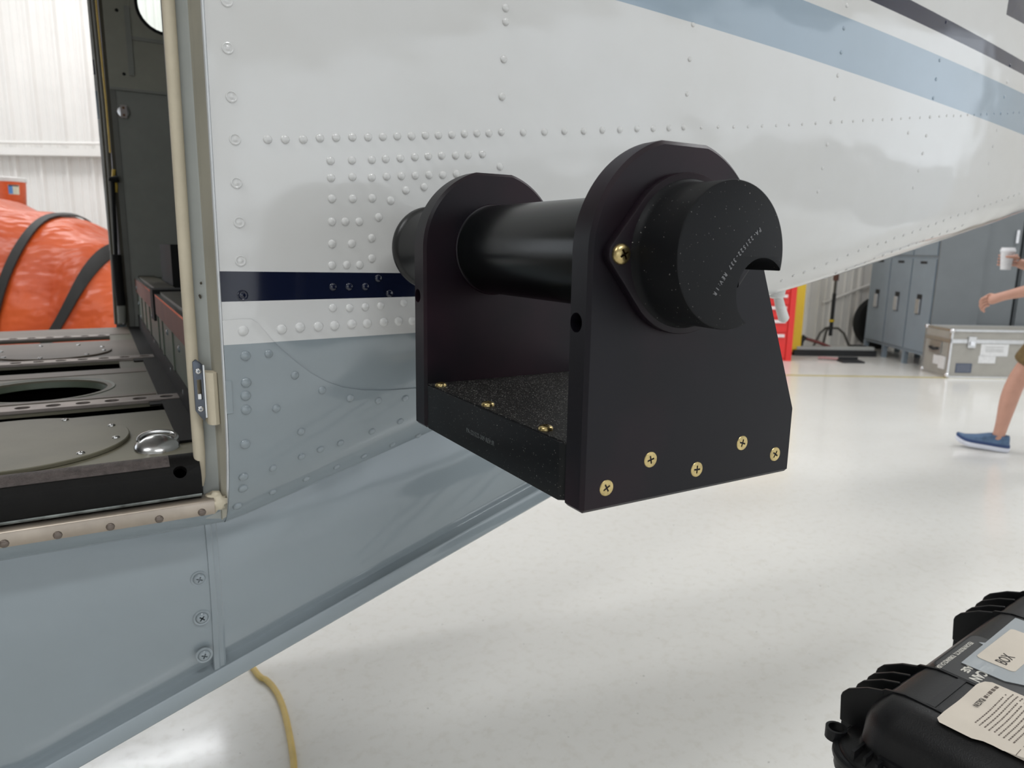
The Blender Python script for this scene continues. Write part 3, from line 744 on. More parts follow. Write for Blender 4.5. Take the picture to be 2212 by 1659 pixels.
# far door post with seal, yellow edge, and gas strut
def farline(pts, y): return [Vector(on(px, py, 1, y)) for px, py in pts]
FE = [(196, -120), (198, -40), (203, 20), (212, 110), (223, 220), (232, 330), (241, 450), (250, 580), (257, 700)]
part('far_door_post', tube(farline([(x + 12, y) for x, y in FE], 2.485), 0.020, 10), MAT['olive'], plane)
part('far_door_seal', tube(farline([(x + 0, y) for x, y in FE], 2.50), 0.013, 8), MAT['olive'], plane)
part('far_door_edge', tube(farline([(x + 7, y) for x, y in FE[:6]], 2.462), 0.0036, 8), MAT['yellow'], plane)
part('far_door_edge', tube(farline([(x + 10, y) for x, y in FE], 2.460), 0.0030, 8), M_('edge_trim_violet', (0.55, 0.52, 0.58), 0.4), plane)
part('far_door_post', box((0.076, 2.446, 1.0), (0.088, 2.49, 2.06), 0.003), MAT['olive'], plane)
gs = part('gas_strut', tube(farline([(243, 388), (247, 470), (251, 556)], 2.43), 0.0055, 8), MAT['darkrub'], plane)
part('strut_cylinder', tube(farline([(251, 550), (257, 620), (262, 660)], 2.43), 0.0125, 12), MAT['darkrub'], gs)
part('strut_foot', tube(farline([(262, 658), (264, 698)], 2.43), 0.0115, 10), MAT['panel2'], gs)
part('strut_knuckle', tube(farline([(235, 386), (243, 388), (256, 386)], 2.43), [0.006, 0.009, 0.010], 8), MAT['darkrub'], gs)
part('strut_latch', tube(farline([(246, 366), (245, 380), (251, 402), (250, 415)], 2.44), 0.005, 8), MAT['yellow'], gs)
bm = bmesh.new(); add_box(bm, (0.163, 1.88, 1.1903), (0.40, 2.18, 1.292)); bev(bm, 0.02, 3)
bag = link('equipment_bag', fin(bm), MAT['darkrub']); tag(bag, 'black equipment bag on the raised floor behind the cargo door', 'bag')

# ------------------------------------------------------------------ bracket
def anod(name, col, rough, speck=0.0, bumps=0.05, bscale=900, spec=0.5, tint=None):
    q = NT(name); c = q.ramp(q.noise(4, 3), [(0.35, tuple(v * 0.8 for v in col)), (0.65, col)])
    if tint: c = q.mix(q.ramp(q.noise(7, 3, 0.5, 'Position'), [(0.45, (0, 0, 0)), (0.7, (1, 1, 1))]), c, tint)
    if speck:     # fine dust specks
        s = q.ramp(q.noise(850, 1, 0.4), [(0.80 - speck, (0, 0, 0)), (0.83 - speck, (1, 1, 1))])
        c = q.mix(s, c, (0.30, 0.29, 0.27))
    q.set(Base_Color=c, Roughness=rough); q.b.inputs['Specular IOR Level'].default_value = spec
    q.bump(q.noise(bscale, 2), bumps, 0.0006)
    return q.m
A_PL = anod('anodised_plate', (0.0050, 0.0040, 0.0068), 0.40, 0.0, 0.03, spec=0.24, tint=(0.0170, 0.0060, 0.0105))
A_ED = anod('anodised_base', (0.0035, 0.0045, 0.0055), 0.45, 0.055, 0.05, spec=0.25)
A_TB = anod('anodised_tube', (0.0025, 0.0035, 0.0036), 0.24, 0.0, 0.02, spec=0.35)
A_CP = anod('anodised_cap', (0.0055, 0.0058, 0.0068), 0.48, 0.035, 0.06, spec=0.18)
A_TX = anod('blasted_base_top', (0.008, 0.0075, 0.007), 0.55, 0.135, 0.9, 1100, spec=0.35)
GOLD = M_('gold_chromate', (0.60, 0.47, 0.22), 0.3, 1.0, var=0.35, nscale=300)
ENG = M_('engraving_grey', (0.28, 0.28, 0.29), 0.6)
AX, AZ = 0.3577, 1.2962
BX0, BX1, BZ0 = 0.2796, 0.4942, 1.1174
RA = AX - BX0; ZTOP = 1.3716
def plate_poly():
    P = [(BX0, BZ0), (BX1, BZ0), (BX1, 1.1727)]
    # sloped right edge tangent to the head arc
    vx, vz = BX1 - AX, 1.1727 - AZ; d = math.hypot(vx, vz); base = math.atan2(vz, vx); al = math.acos(RA / d)
    a0 = base + al
    af = math.asin((ZTOP - AZ) / RA)
    for i in range(15): a = a0 + (af - a0) * i / 14; P.append((AX + RA * math.cos(a), AZ + RA * math.sin(a)))
    for i in range(23): a = math.pi - af + af * i / 22; P.append((AX + RA * math.cos(a), AZ + RA * math.sin(a)))
    return P
def plate_mesh(y0, y1, holes):
    me = prism(plate_poly(), y0, y1, 0.0027, 1, 40)
    return boolean(me, holes, ang=30)
br = thing('mounting_bracket', 'black anodized bracket of two rounded plates carrying a horizontal tube', 'bracket', ((BX0 + BX1) / 2, 0.53, BZ0))
YN0, YN1, YF0, YF1 = 0.380, 0.4030, 0.6505, 0.6772
def edge_hole(y): return lathe([(0.0068, -0.02), (0.0068, 0.03)], 24, frame_to((BX0, y, 1.2502), (1, 0, 0)))
pn = part('side_plate', plate_mesh(YN0, YN1, [edge_hole(0.3935)]), A_PL, br, label='outer plate with five gold screws along its lower edge')
pf = part('side_plate', plate_mesh(YF0, YF1, [edge_hole(0.6675)]), A_PL, br)
# base block with clipped corners and stepped ends
bp = []
bx0, bx1, by0, by1 = BX0 + 0.0012, BX1 - 0.004, YN1 - 0.0005, YF0 + 0.0005
bm = bmesh.new()
out = [(bx0 + 0.004, by0), (bx1, by0), (bx1, by1), (bx0 + 0.0015, by1), (bx0 + 0.0015, by1 - 0.004), (bx0, by1 - 0.004), (bx0, by0 + 0.009), (bx0 + 0.004, by0 + 0.006)]
lo = [bm.verts.new((x, y, BZ0 + 0.0005)) for x, y in out]; hi = [bm.verts.new((x, y, 1.1622)) for x, y in out]
bm.faces.new(lo[::-1]); bm.faces.new(hi)
for i in range(len(out)): bm.faces.new((lo[i], lo[(i + 1) % len(out)], hi[(i + 1) % len(out)], hi[i]))
bmesh.ops.recalc_face_normals(bm, faces=bm.faces); bev(bm, 0.0009, 1, 40)
bs_ = part('base_block', fin(bm), A_ED, br)
part('base_top', box((bx0 + 0.0022, by0 + 0.002, 1.1615), (bx1 - 0.002, by1, 1.1630), 0.0004, 1), A_TX, bs_)
# tube and its seat rings
Yax = (0, 1, 0)
MT = frame_to((AX, 0, AZ), Yax)
tb = part('tube', lathe([(0.0439, 0.398), (0.0440, 0.40), (0.0440, 0.6505), (0.0439, 0.652)], 96, MT), A_TB, br)
part('seat_ring', lathe([(0.0440, 0.6475), (0.0452, 0.6480), (0.0456, 0.6495), (0.0456, 0.6507), (0.0440, 0.6507)], 64, MT, cap=False), A_PL, tb)
# rear end: barrel with rolled lip
part('rear_barrel', lathe([(0.030, YF1 - 0.001), (0.0435, YF1 - 0.001), (0.0440, YF1 + 0.002), (0.0440, 0.804), (0.0462, 0.8085), (0.0485, 0.8100), (0.0492, 0.8125), (0.0486, 0.8150), (0.0465, 0.8155), (0.044, 0.8150), (0, 0.8150)], 72, MT), anod('rear_barrel_black', (0.006, 0.006, 0.006), 0.36), br)
# front cap: flange with two ears and a cup with a round bite cut through it
RC, RF, RB = 0.0479, 0.0552, 0.0232
bc = (AX + 0.0288, AZ - 0.0242)
ear = 0.0595; re = 0.0090
def flange_poly(sc=1.0):
    P = []
    b = math.acos((RF - re) / ear)
    for s in (1, -1):
        base = 0 if s == 1 else math.pi
        for a in [base - b + 2 * b * k / 12 for k in range(13)]: P.append((AX + s * ear + re * math.cos(a), AZ + re * math.sin(a)))
        for a in [base + b + (math.pi - 2 * b) * k / 20 for k in range(1, 20)]: P.append((AX + RF * math.cos(a), AZ + RF * math.sin(a)))
    return P
def bite(): return lathe([(RB, 0.25), (RB, 0.3795)], 64, frame_to((bc[0], 0, bc[1]), Yax))
def soften(me, w):
    bm = bmesh.new(); bm.from_mesh(me)
    es = [e for e in bm.edges if len(e.link_faces) == 2 and e.calc_face_angle(0) > math.radians(60)]
    bmesh.ops.bevel(bm, geom=es, offset=w, segments=1, affect='EDGES', clamp_overlap=True)
    bm.to_mesh(me); bm.free(); return smooth(me, 30)
fl_ = boolean(prism(flange_poly(), 0.3725, YN0 + 0.0003, 0.0012, 2, 50), [bite()], ang=40)
cap = part('end_cap', soften(boolean(lathe([(0, 0.332), (RC - 0.0016, 0.332), (RC - 0.0004, 0.3324), (RC, 0.3336), (RC, 0.366), (RC + 0.0012, 0.3705), (RC + 0.0035, 0.3730), (0, 0.3735)], 128, MT, cap=False), [bite()], ang=40), 0.0005), A_CP, br, label='matt cup with a round bite and engraved number')
part('cap_flange', fl_, A_PL, cap)
# screws
SCF = screw_mesh(0.0060, 0.0014, dome=False); SCF.materials.append(GOLD)
SCP = screw_mesh(0.0069, 0.0042); SCP.materials.append(GOLD)
SCB = screw_mesh(0.0059, 0.0030); SCB.materials.append(GOLD)
for i, (x, z) in enumerate(((0.3008, 1.1339), (0.3402, 1.1491), (0.3872, 1.1348), (0.4349, 1.1496), (0.4750, 1.1350))):
    a = 0.5 + i * 1.3; place('screw', SCF, None, pn, frame_to((x, YN0 + 0.0001, z), (0, -1, 0), (math.cos(a), 0, math.sin(a))))
for s in (-1, 1): place('screw', SCP, None, cap, frame_to((AX + s * ear, 0.3722, AZ), (0, -1, 0), (math.cos(0.5), 0, math.sin(0.5))))
for i, y in enumerate((0.6347, 0.5360, 0.4430)): place('screw', SCB, None, bs_, frame_to((0.2896, y, 1.1636), (0, 0, 1), (math.cos(i), math.sin(i), 0)))
# engraved part numbers, placed letter by letter along an arc round the bite
s_txt = 'PA-221522-337 REV:IR'
A1, A2 = math.atan2(1.3122 - bc[1], 0.3803 - bc[0]), math.atan2(1.2721 - bc[1], 0.3442 - bc[0])
if A2 < A1: A2 += 2 * math.pi
p1 = Vector((0.3806, 1.3130)); p2 = Vector((0.3440, 1.2722)); mid = (p1 + p2) / 2; dd = (p2 - p1); nn = Vector((dd.y, -dd.x)).normalized()   # nn away from the bite
if (mid + nn - Vector(bc)).length < (mid - Vector(bc)).length: nn = -nn
bmT = bmesh.new()
for i, ch in enumerate(s_txt):
    if ch == ' ': continue
    t = i / (len(s_txt) - 1); bow = 4 * t * (1 - t) * 0.0025
    p = p1 + dd * t + nn * bow
    tg = (dd + nn * 0.0025 * 4 * (1 - 2 * t)).normalized()
    me = text_mesh(ch, 0.0050, 0.00012, bold=-0.00002)
    X3 = Vector((tg.x, 0, tg.y)); Yv = -nn; Y3 = Vector((Yv.x, 0, Yv.y))
    Mx = axes((p.x, 0.33185, p.y), X3, Y3, 0.72, 0.86)
    if Mx.to_3x3().col[2].y > 0: pass
    me.transform(Mx @ Matrix.Translation((-0.0015, -0.0018, 0))); bmT.from_mesh(me); bpy.data.meshes.remove(me)
part('engraved_number', fin(bmT, recalc=False), ENG, cap)
me = text_mesh('PA-221522-309 REV:IR', 0.0058, 0.0001, 1.12)
w_ = max(v.co.x for v in me.vertices)
me.transform(axes((bx0 - 0.00012, 0.5600, 1.1346), (0, -1, 0), (0, 0, 1), 0.0520 / w_, 1.0))
part('engraved_number', me, M_('engraving_dim', (0.10, 0.11, 0.11), 0.6), bs_)
# short arm behind the inner plate that carries the bracket off the airplane side
xa = 0.43
part('mounting_arm', box((xa - 0.03, YF1 - 0.0005, 1.155), (xa + 0.03, fy(xa, 1.18) + 0.003, 1.205), 0.003), A_PL, br)

# ------------------------------------------------------------------ yellow cord on the floor
MAT['cord'] = M_('cord_yellow', (0.72, 0.52, 0.16), 0.5, var=0.2, nscale=20)
cp = [on(*p, 2, 0.009) for p in ((560, 1460), (574, 1468), (590, 1484), (604, 1508), (615, 1540), (624, 1580), (631, 1620), (635, 1659), (634, 1720), (620, 1800))]
cp = [(0.10, 2.75, 0.009), (0.22, 2.40, 0.009), (0.31, 2.20, 0.009)] + [tuple(c) for c in cp] + [(0.28, 1.15, 0.009), (0.1, 0.9, 0.009), (-0.6, 0.75, 0.009)]
def spline(P, n=6):
    P = [Vector(p) for p in P]; out = []
    for i in range(len(P) - 1):
        p0, p1, p2, p3 = P[max(i - 1, 0)], P[i], P[i + 1], P[min(i + 2, len(P) - 1)]
        for k in range(n):
            t = k / n; out.append(0.5 * ((2 * p1) + (p2 - p0) * t + (2 * p0 - 5 * p1 + 4 * p2 - p3) * t * t + (3 * p1 - p0 - 3 * p2 + p3) * t ** 3))
    return out + [P[-1]]
cord = link('extension_cord', tube(spline(cp), 0.0085, 10), MAT['cord']); tag(cord, 'yellow extension cord lying on the floor under the airplane', 'cord')

# ------------------------------------------------------------------ black hard case
ZTC = 0.85; HCH = 0.185; ZBC = ZTC - HCH
MC = Matrix.Translation((0.627, 0.409, ZBC)) @ Matrix.Rotation(math.radians(6.5), 4, 'Z')
case = bpy.data.objects.new('hard_case', None); COL.objects.link(case); case.matrix_world = MC; case.matrix_basis = MC
tag(case, 'black ribbed plastic hard case with cream paper labels taped on its lid', 'case')
CL, CWD = 0.50, 0.36
PLB = M_('case_plastic', (0.0095, 0.0093, 0.0095), 0.40, spec=0.32, var=0.15, nscale=60, bump=0.35, bdist=0.0006, bscale=700)
PLD = M_('case_plastic_rim', (0.006, 0.0062, 0.007), 0.45, spec=0.3, var=0.15, nscale=60, bump=0.25, bdist=0.0005, bscale=700)
def rloop(x0, y0, x1, y1, r, n=6):
    P = []
    for cx, cy, a0 in ((x1 - r, y1 - r, 0), (x0 + r, y1 - r, 90), (x0 + r, y0 + r, 180), (x1 - r, y0 + r, 270)):
        for k in range(n + 1):
            a = math.radians(a0 + 90 * k / n); P.append((cx + r * math.cos(a), cy + r * math.sin(a)))
    return P
def stack(levels, x0, y0, x1, y1, r0, n=6, ang=40):
    """levels: (inset, z); rounded-rectangle loops"""
    bm = bmesh.new(); rings = []
    for ins, z in levels:
        rings.append([bm.verts.new((x, y, z)) for x, y in rloop(x0 + ins, y0 + ins, x1 - ins, y1 - ins, max(0.004, r0 - ins * 0.55), n)])
    m = len(rings[0])
    for a, b in zip(rings[:-1], rings[1:]):
        for i in range(m): bm.faces.new((a[i], a[(i + 1) % m], b[(i + 1) % m], b[i]))
    bm.faces.new(rings[0][::-1]); bm.faces.new(rings[-1])
    return fin(bm, ang=ang)
def cpart(name, me, mat, parent=None, label=None):      # case-local coordinates
    o = link(name, me, mat, parent or case); return tag(o, label)
zr0 = 0.108                                              # parting line height
cpart('case_bottom', stack([(0.020, 0.0), (0.012, 0.004), (0.008, 0.012), (0.005, zr0 - 0.012), (0.0, zr0 - 0.010), (0.0, zr0 - 0.001)], 0, -CWD, CL, 0, 0.035), PLB)
lid = cpart('case_lid', stack([(0.002, zr0), (0.0, zr0 + 0.002), (0.0, zr0 + 0.011), (0.003, zr0 + 0.014), (0.016, zr0 + 0.016), (0.018, zr0 + 0.019), (0.020, zr0 + 0.045), (0.023, zr0 + 0.055), (0.029, zr0 + 0.0635), (0.038, HCH - 0.0035), (0.048, HCH - 0.0008), (0.060, HCH)], 0, -CWD, CL, 0, 0.045, 8, 60), PLB)
cpart('lid_rim', stack([(-0.002, zr0 + 0.001), (-0.003, zr0 + 0.003), (-0.003, zr0 + 0.008), (-0.001, zr0 + 0.010), (0.004, zr0 + 0.010)], 0, -CWD, CL, 0, 0.037), PLD, lid)
# ribs across the lid and fins on the hinge side
def ribprof(w):  # path over the lid, local (y, z) from hinge side to latch side
    return [(0.000, zr0 + 0.012), (-0.002, zr0 + 0.040), (-0.012, zr0 + 0.054), (-0.030, HCH - 0.004), (-0.050, HCH + 0.0012), (-CWD + 0.050, HCH + 0.0012), (-CWD + 0.030, HCH - 0.004), (-CWD + 0.016, zr0 + 0.050), (-CWD + 0.014, zr0 + 0.018)]
for u in (0.060, 0.138, 0.3475, 0.442):
    bm = bmesh.new(); P = ribprof(0)
    for (y, z) in P: pass
    for s in (-1, 1):
        pass
    A = [[bm.verts.new((u + dx, y, z + dz)) for dx, dz in ((-0.0022, -0.012), (-0.0016, 0.0), (0.0016, 0.0), (0.0022, -0.012))] for y, z in P]
    for a, b in zip(A[:-1], A[1:]):
        for k in range(3): bm.faces.new((a[k], a[k + 1], b[k + 1], b[k]))
    cpart('lid_rib', fin(bm, ang=50), PLD, lid)
def fin_poly(t): return [(-0.030, zr0 + 0.012), (-0.030, HCH - 0.006 - t), (-0.012, HCH - 0.012 - t), (0.008, HCH - 0.024 - t), (0.0135, HCH - 0.031 - t), (0.0150, HCH - 0.036 - t), (0.0130, zr0 + 0.012)]
for u, t in ((0.060, 0), (0.093, 0.003), (0.117, 0.003), (0.138, 0.0), (0.3475, 0), (0.383, 0.003), (0.417, 0.003), (0.442, 0)):
    bm = bmesh.new()
    a = [bm.verts.new((u - 0.0022, y, z)) for y, z in fin_poly(t)]; b = [bm.verts.new((u + 0.0022, y, z)) for y, z in fin_poly(t)]
    bm.faces.new(a); bm.faces.new(b[::-1]); n = len(a)
    for i in range(n): bm.faces.new((a[i], b[i], b[(i + 1) % n], a[(i + 1) % n]))
    bmesh.ops.recalc_face_normals(bm, faces=bm.faces); bev(bm, 0.0008, 1)
    cpart('hinge_fin', fin(bm), PLD, lid)
for u0, u1 in ((0.062, 0.136), (0.350, 0.440)):
    cpart('hinge_block', box((u0, -0.004, zr0 - 0.02), (u1, 0.013, zr0 + 0.013), 0.003), PLD, lid)
for u0, u1 in ((0.062, 0.136), (0.3495, 0.440)):     # cross bars between the ribs
    cpart('rib_bridge', box((u0, -0.078, HCH - 0.004), (u1, -0.070, HCH + 0.0012), 0.001), PLD, lid)
# small mouldings on the near end of the rim
for y in (-0.075, -0.155, -0.235):
    cpart('rim_boss', box((-0.004, y - 0.010, zr0 - 0.012), (0.016, y + 0.010, zr0 + 0.016), 0.003), PLD, lid)
cpart('end_bead', box((0.0145, -CWD + 0.05, zr0 + 0.020), (0.0195, -0.05, zr0 + 0.026), 0.002), PLD, lid)
for k, y in enumerate((-0.030, -0.042, -0.054)):
    cpart('corner_rib', box((0.004, y - 0.0015, zr0 + 0.010), (0.030, y + 0.0015, zr0 + 0.024), 0.0008), PLD, lid)
cpart('padlock_lug', lathe([(0.008, -0.006), (0.011, -0.006), (0.011, 0.006), (0.008, 0.006)], 20, Matrix.Translation((0.034, 0.004, zr0 + 0.012)), cap=False), PLD, lid)
# inset name plate
def flat(name, poly, z, mat, parent=lid, th=0.0004):
    bm = bmesh.new(); a = [bm.verts.new((x, y, z)) for x, y in poly]; b = [bm.verts.new((x, y, z + th)) for x, y in poly]
    bm.faces.new(a[::-1]); bm.faces.new(b); n = len(poly)
    for i in range(n): bm.faces.new((a[i], a[(i + 1) % n], b[(i + 1) % n], b[i]))
    return cpart(name, fin(bm), mat, parent)
NPX0, NPX1, NPY0, NPY1 = 0.1415, 0.252, -0.17, -0.0415
flat('plate_groove', rloop(NPX0 - 0.0018, NPY0 - 0.0018, NPX1 + 0.0018, NPY1 + 0.0018, 0.012), HCH - 0.0002, M_('groove_black', (0.004, 0.004, 0.004), 0.7))
npl = flat('name_plate', rloop(NPX0, NPY0, NPX1, NPY1, 0.011), HCH + 0.0001, M_('name_plate_black', (0.013, 0.013, 0.013), 0.4))
LET = M_('lettering_cream', (0.68, 0.65, 0.58), 0.5)
def ctext(s, u, v, size, xdir, ydir, mat, parent, z, sx=1.0, bold=0.0, name='lettering'):
    me = text_mesh(s, size, 0.0001, 0.95, bold)
    me.transform(axes((u, v, z), (*xdir, 0), (*ydir, 0), sx, 1.0)); return cpart(name, me, mat, parent)
RDX, RDY = (-1, 0), (0, -1)             # reads towards the near end
ctext('PELICAN PRODUCTS,  TORRANCE CA USA', 0.2290, -0.0455, 0.0066, RDX, RDY, LET, npl, HCH + 0.0006, 0.74, 0.00008)
ctext('1450 CASE', 0.2020, -0.0645, 0.0105, RDX, RDY, LET, npl, HCH + 0.0006, 1.0, 0.00025)
ctext('PELICAN', 0.1945, -0.0765, 0.0140, RDX, RDY, LET, npl, HCH + 0.0006, 0.92, 0.0004)
# clear tape over a paper label reading BOX
def tape_mat():
    q = NT('packing_tape'); q.set(Base_Color=(0.60, 0.64, 0.66), Roughness=0.35); q.b.inputs['Alpha'].default_value = 0.45
    q.bump(q.noise(30, 3), 0.3, 0.002); return q.m
PAP = M_('cream_paper', (0.66, 0.59, 0.50), 0.7, var=0.12, nscale=12)
INK = M_('label_ink', (0.035, 0.028, 0.024), 0.7)
FNT = M_('faded_print', (0.16, 0.125, 0.10), 0.7, var=0.4, nscale=200)
lab = flat('box_label', rloop(0.196, -0.102, 0.300, -0.064, 0.005), HCH + 0.0022, PAP)
ctext('BOX', 0.203, -0.0915, 0.0165, (1, 0), (0, 1), INK, lab, HCH + 0.0028, 0.80, 0.0001)
flat('packing_tape', [(0.170, -0.0595), (0.232, -0.0585), (0.2335, -0.0535), (0.238, -0.0583), (0.335, -0.0565), (0.338, -0.150), (0.280, -0.160), (0.185, -0.128), (0.170, -0.102)], HCH + 0.0017, tape_mat())
# long creased instruction label
import itertools
us = lin(0.040, 0.157, 24); vs_ = lin(-0.087, -0.275, 24)
def lab_z(u, v):
    b = HCH - max(0, 0.060 - u) ** 2 * 2.0
    for uu in (0.060, 0.138): b = max(b, HCH + 0.0016 - abs(u - uu) * 0.05)
    return b + 0.0010
def lab_edge(v): return 0.040 + (0.004 + 0.004 * math.sin(v * 70) + 0.002 * math.sin(v * 190 + 1)) * (1 if v < -0.118 else 0.0)
V = []; Fc = []
for v in vs_:
    for k, u in enumerate(us):
        u2 = lab_edge(v) if k == 0 else u
        vv = v if v != vs_[0] else v - (0.004 if k in (0, len(us) - 1) else 0) - (0.004 * (u - 0.14) / 0.017 if u > 0.14 else 0)
        V.append((u2, vv, lab_z(u2, vv)))
nn_ = len(us)
for i in range(len(vs_) - 1):
    for j in range(nn_ - 1): Fc.append((i * nn_ + j, (i + 1) * nn_ + j, (i + 1) * nn_ + j + 1, i * nn_ + j + 1))
il = cpart('instruction_label', pyd(V, Fc, ang=60, recalc=False), PAP, lid)
bmk = bmesh.new()
def mark(u0, u1, v, w):
    for ua, ub in [(u0, u1)] if not any(min(u0, u1) < c < max(u0, u1) for c in (0.060, 0.138)) else []:
        a = [bmk.verts.new((u, v + dv, lab_z(u, v + dv) + 0.0003)) for u, dv in ((ua, -w), (ub, -w), (ub, w), (ua, w))]
        bmk.faces.new(a)
rng = random.Random(3)
for li in range(9):                       # lines of print too small to read
    v = -0.1125 - li * 0.0042; u = 0.150 if li % 4 else 0.143
    while u > 0.066:
        w_ = rng.uniform(0.0014, 0.0042); mark(u - w_, u, v, 0.0006); u -= w_ + 0.0013
for v in (-0.1535, -0.172):
    L_ = lin(0.047, 0.155, 19)
    for a, b in zip(L_[:-1], L_[1:]): mark(a, b, v, 0.00028)
for k in range(4):
    v = -0.1565 - k * 0.0038
    for u0, u1 in ((0.152, 0.146), (0.1445, 0.1405), (0.136, 0.131), (0.094, 0.089), (0.086, 0.082), (0.078, 0.070)): mark(u1, u0, v, 0.00075)
u = 0.152                                 # heading, only its last words can be read
for w_ in (0.006, 0.0055, 0.006, 0.001, 0.0045): mark(u - w_, u, -0.1015, 0.0017); u -= w_ + 0.0022
cpart('printed_lines', fin(bmk, recalc=False), FNT, il)
ctext('PLACE IN', 0.1165, -0.0990, 0.0072, RDX, RDY, INK, il, HCH + 0.0021, 0.72, 0.0, 'lettering')
# stool that carries the case (below the picture)
stl = thing('steel_stool', 'grey steel stool standing under the black hard case', 'stool', MC @ Vector((CL / 2, -CWD / 2, -ZBC)))
Ms = Matrix.Translation(MC @ Vector((CL / 2, -CWD / 2, -ZBC))) @ Matrix.Rotation(math.radians(6.5), 4, 'Z')
GRS = M_('grey_steel', (0.20, 0.21, 0.22), 0.45, 0.3)
part('seat', box((-0.15, -0.12, ZBC - 0.025), (0.15, 0.12, ZBC), 0.006, 2, Ms), GRS, stl)
for sx, sy in ((-1, -1), (1, -1), (1, 1), (-1, 1)):
    part('leg', tube([Ms @ Vector((sx * 0.13, sy * 0.10, ZBC - 0.02)), Ms @ Vector((sx * 0.15, sy * 0.12, 0.0))], 0.012, 10), GRS, stl)

# ------------------------------------------------------------------ orange covered object and bucket, seen through the cabin
def tarp_mat():
    q = NT('orange_tarp'); n1 = q.noise(2.2, 4, 0.55); c = q.ramp(n1, [(0.3, (0.46, 0.055, 0.008)), (0.7, (0.62, 0.10, 0.018))])
    q.set(Base_Color=c, Roughness=0.38); q.bump(q.noise(3.0, 3, 0.6, 'Object', (0.6, 1.4, 1.0)), 0.6, 0.12); return q.m
MAT['tarp'] = tarp_mat()
TF = 5.6
def th_(R):           # height of the cover along its length
    pts = ((-6.2, 1.10), (-5.6, 1.50), (-5.0, 1.64), (-4.4, 1.64), (-3.82, 1.565), (-3.45, 1.475), (-3.05, 1.30), (-2.6, 1.02), (-2.2, 0.72), (-1.95, 0.45))
    for (a, ha), (b, hb) in zip(pts[:-1], pts[1:]):
        if a <= R <= b: return ha + (hb - ha) * (R - a) / (b - a)
    return pts[0][1] if R < pts[0][0] else pts[-1][1]
def tsurf(R, a, off=0.0):
    """a: 0 at the front foot .. pi at the back foot"""
    h = th_(R) + off; w = 0.30 + 0.30 * h + off
    c, s = math.cos(a), math.sin(a)
    fold = 0.018 * math.sin(R * 9 + 4 * a) + 0.012 * math.sin(R * 21 - 3 * a)
    return H(R, TF - (abs(c) ** 0.75) * math.copysign(1, c) * (w + fold), max(0, (abs(s) ** 0.8) * (h + fold * min(1, s * 2))))
tp = thing('covered_machine', 'orange tarpaulin cover strapped over a long tapering machine outside the far door', 'cover', H(-4, TF))
Rs = lin(-6.2, -1.95, 50); As = lin(0, math.pi, 30); V = [tsurf(R, a) for R in Rs for a in As]; n = len(As)
Fc = [(i * n + j, i * n + j + 1, (i + 1) * n + j + 1, (i + 1) * n + j) for i in range(len(Rs) - 1) for j in range(n - 1)]
Fc += [tuple(range(n)), tuple(range((len(Rs) - 1) * n, len(Rs) * n))]
part('tarpaulin', pyd(V, Fc, ang=70), MAT['tarp'], tp)
STR = M_('black_webbing', (0.012, 0.011, 0.010), 0.6)
def strap(R0, k):
    bm = bmesh.new(); prev = None
    for a in lin(0.02, math.pi - 0.02, 40):
        s = math.sin(a); Rc = R0 - k * (1 - s ** 0.8) ** 1.6
        q = [bm.verts.new(tsurf(Rc + d, a, o)) for d, o in ((-0.032, 0.012), (0.032, 0.012), (0.032, 0.022), (-0.032, 0.022))]
        if prev:
            for j in range(4): bm.faces.new((prev[j], prev[(j + 1) % 4], q[(j + 1) % 4], q[j]))
        prev = q
    part('strap', fin(bm, ang=60), STR, tp)
strap(-3.46, 0.30); strap(-2.97, 0.65); strap(-4.6, 0.4)
rk = thing('shelf_rack', 'grey metal shelf rack behind the orange cover', 'rack', H(-5.8, 8.1))
for z in (0.15, 0.85, 1.57): part('shelf', hbox(-6.35, -5.25, 7.85, 8.35, z, z + 0.03, 0.004), GRS, rk)
for R, F in ((-6.35, 7.85), (-5.29, 7.85), (-5.29, 8.31), (-6.35, 8.31)): part('post', hbox(R, R + 0.04, F, F + 0.04, 0, 1.60, 0.003), GRS, rk)
bk = thing('bucket', 'orange plastic bucket with white lid on top of the grey rack', 'bucket', H(-5.52, 8.05, 1.60))
Mb = Matrix.Translation(H(-5.52, 8.05, 1.60))
part('bucket_body', lathe([(0.125, 0.0), (0.128, 0.004), (0.148, 0.30), (0.152, 0.305), (0.150, 0.315)], 32, Mb), M_('bucket_orange', (0.80, 0.13, 0.035), 0.4), bk)
part('lid', lathe([(0.150, 0.305), (0.157, 0.305), (0.157, 0.345), (0.148, 0.352), (0, 0.352)], 32, Mb, cap=False), MAT['white'], bk)
def curved_label(z0, z1, a0, a1, off, mat, par):
    V = []; F = []
    for i in range(9):
        a = a0 + (a1 - a0) * i / 8
        for z in (z0, z1):
            r = 0.128 + 0.020 * z / 0.3 + off; V.append(Mb @ Vector((r * math.cos(a), r * math.sin(a), z)))
    for i in range(8): F.append((2 * i, 2 * i + 2, 2 * i + 3, 2 * i + 1))
    return part('bucket_label', pyd(V, F, recalc=False), mat, par)
ang_c = math.atan2(-H(-5.52, 8.05).y, -H(-5.52, 8.05).x)
curved_label(0.17, 0.27, ang_c - 0.15, ang_c + 0.55, 0.002, M_('label_white', (0.70, 0.70, 0.55), 0.5), bk)
curved_label(0.175, 0.255, ang_c - 0.15, ang_c + 0.12, 0.004, M_('label_blue', (0.10, 0.28, 0.62), 0.5), bk)
curved_label(0.255, 0.268, ang_c - 0.12, ang_c + 0.5, 0.004, M_('label_dark', (0.02, 0.02, 0.04), 0.5), bk)

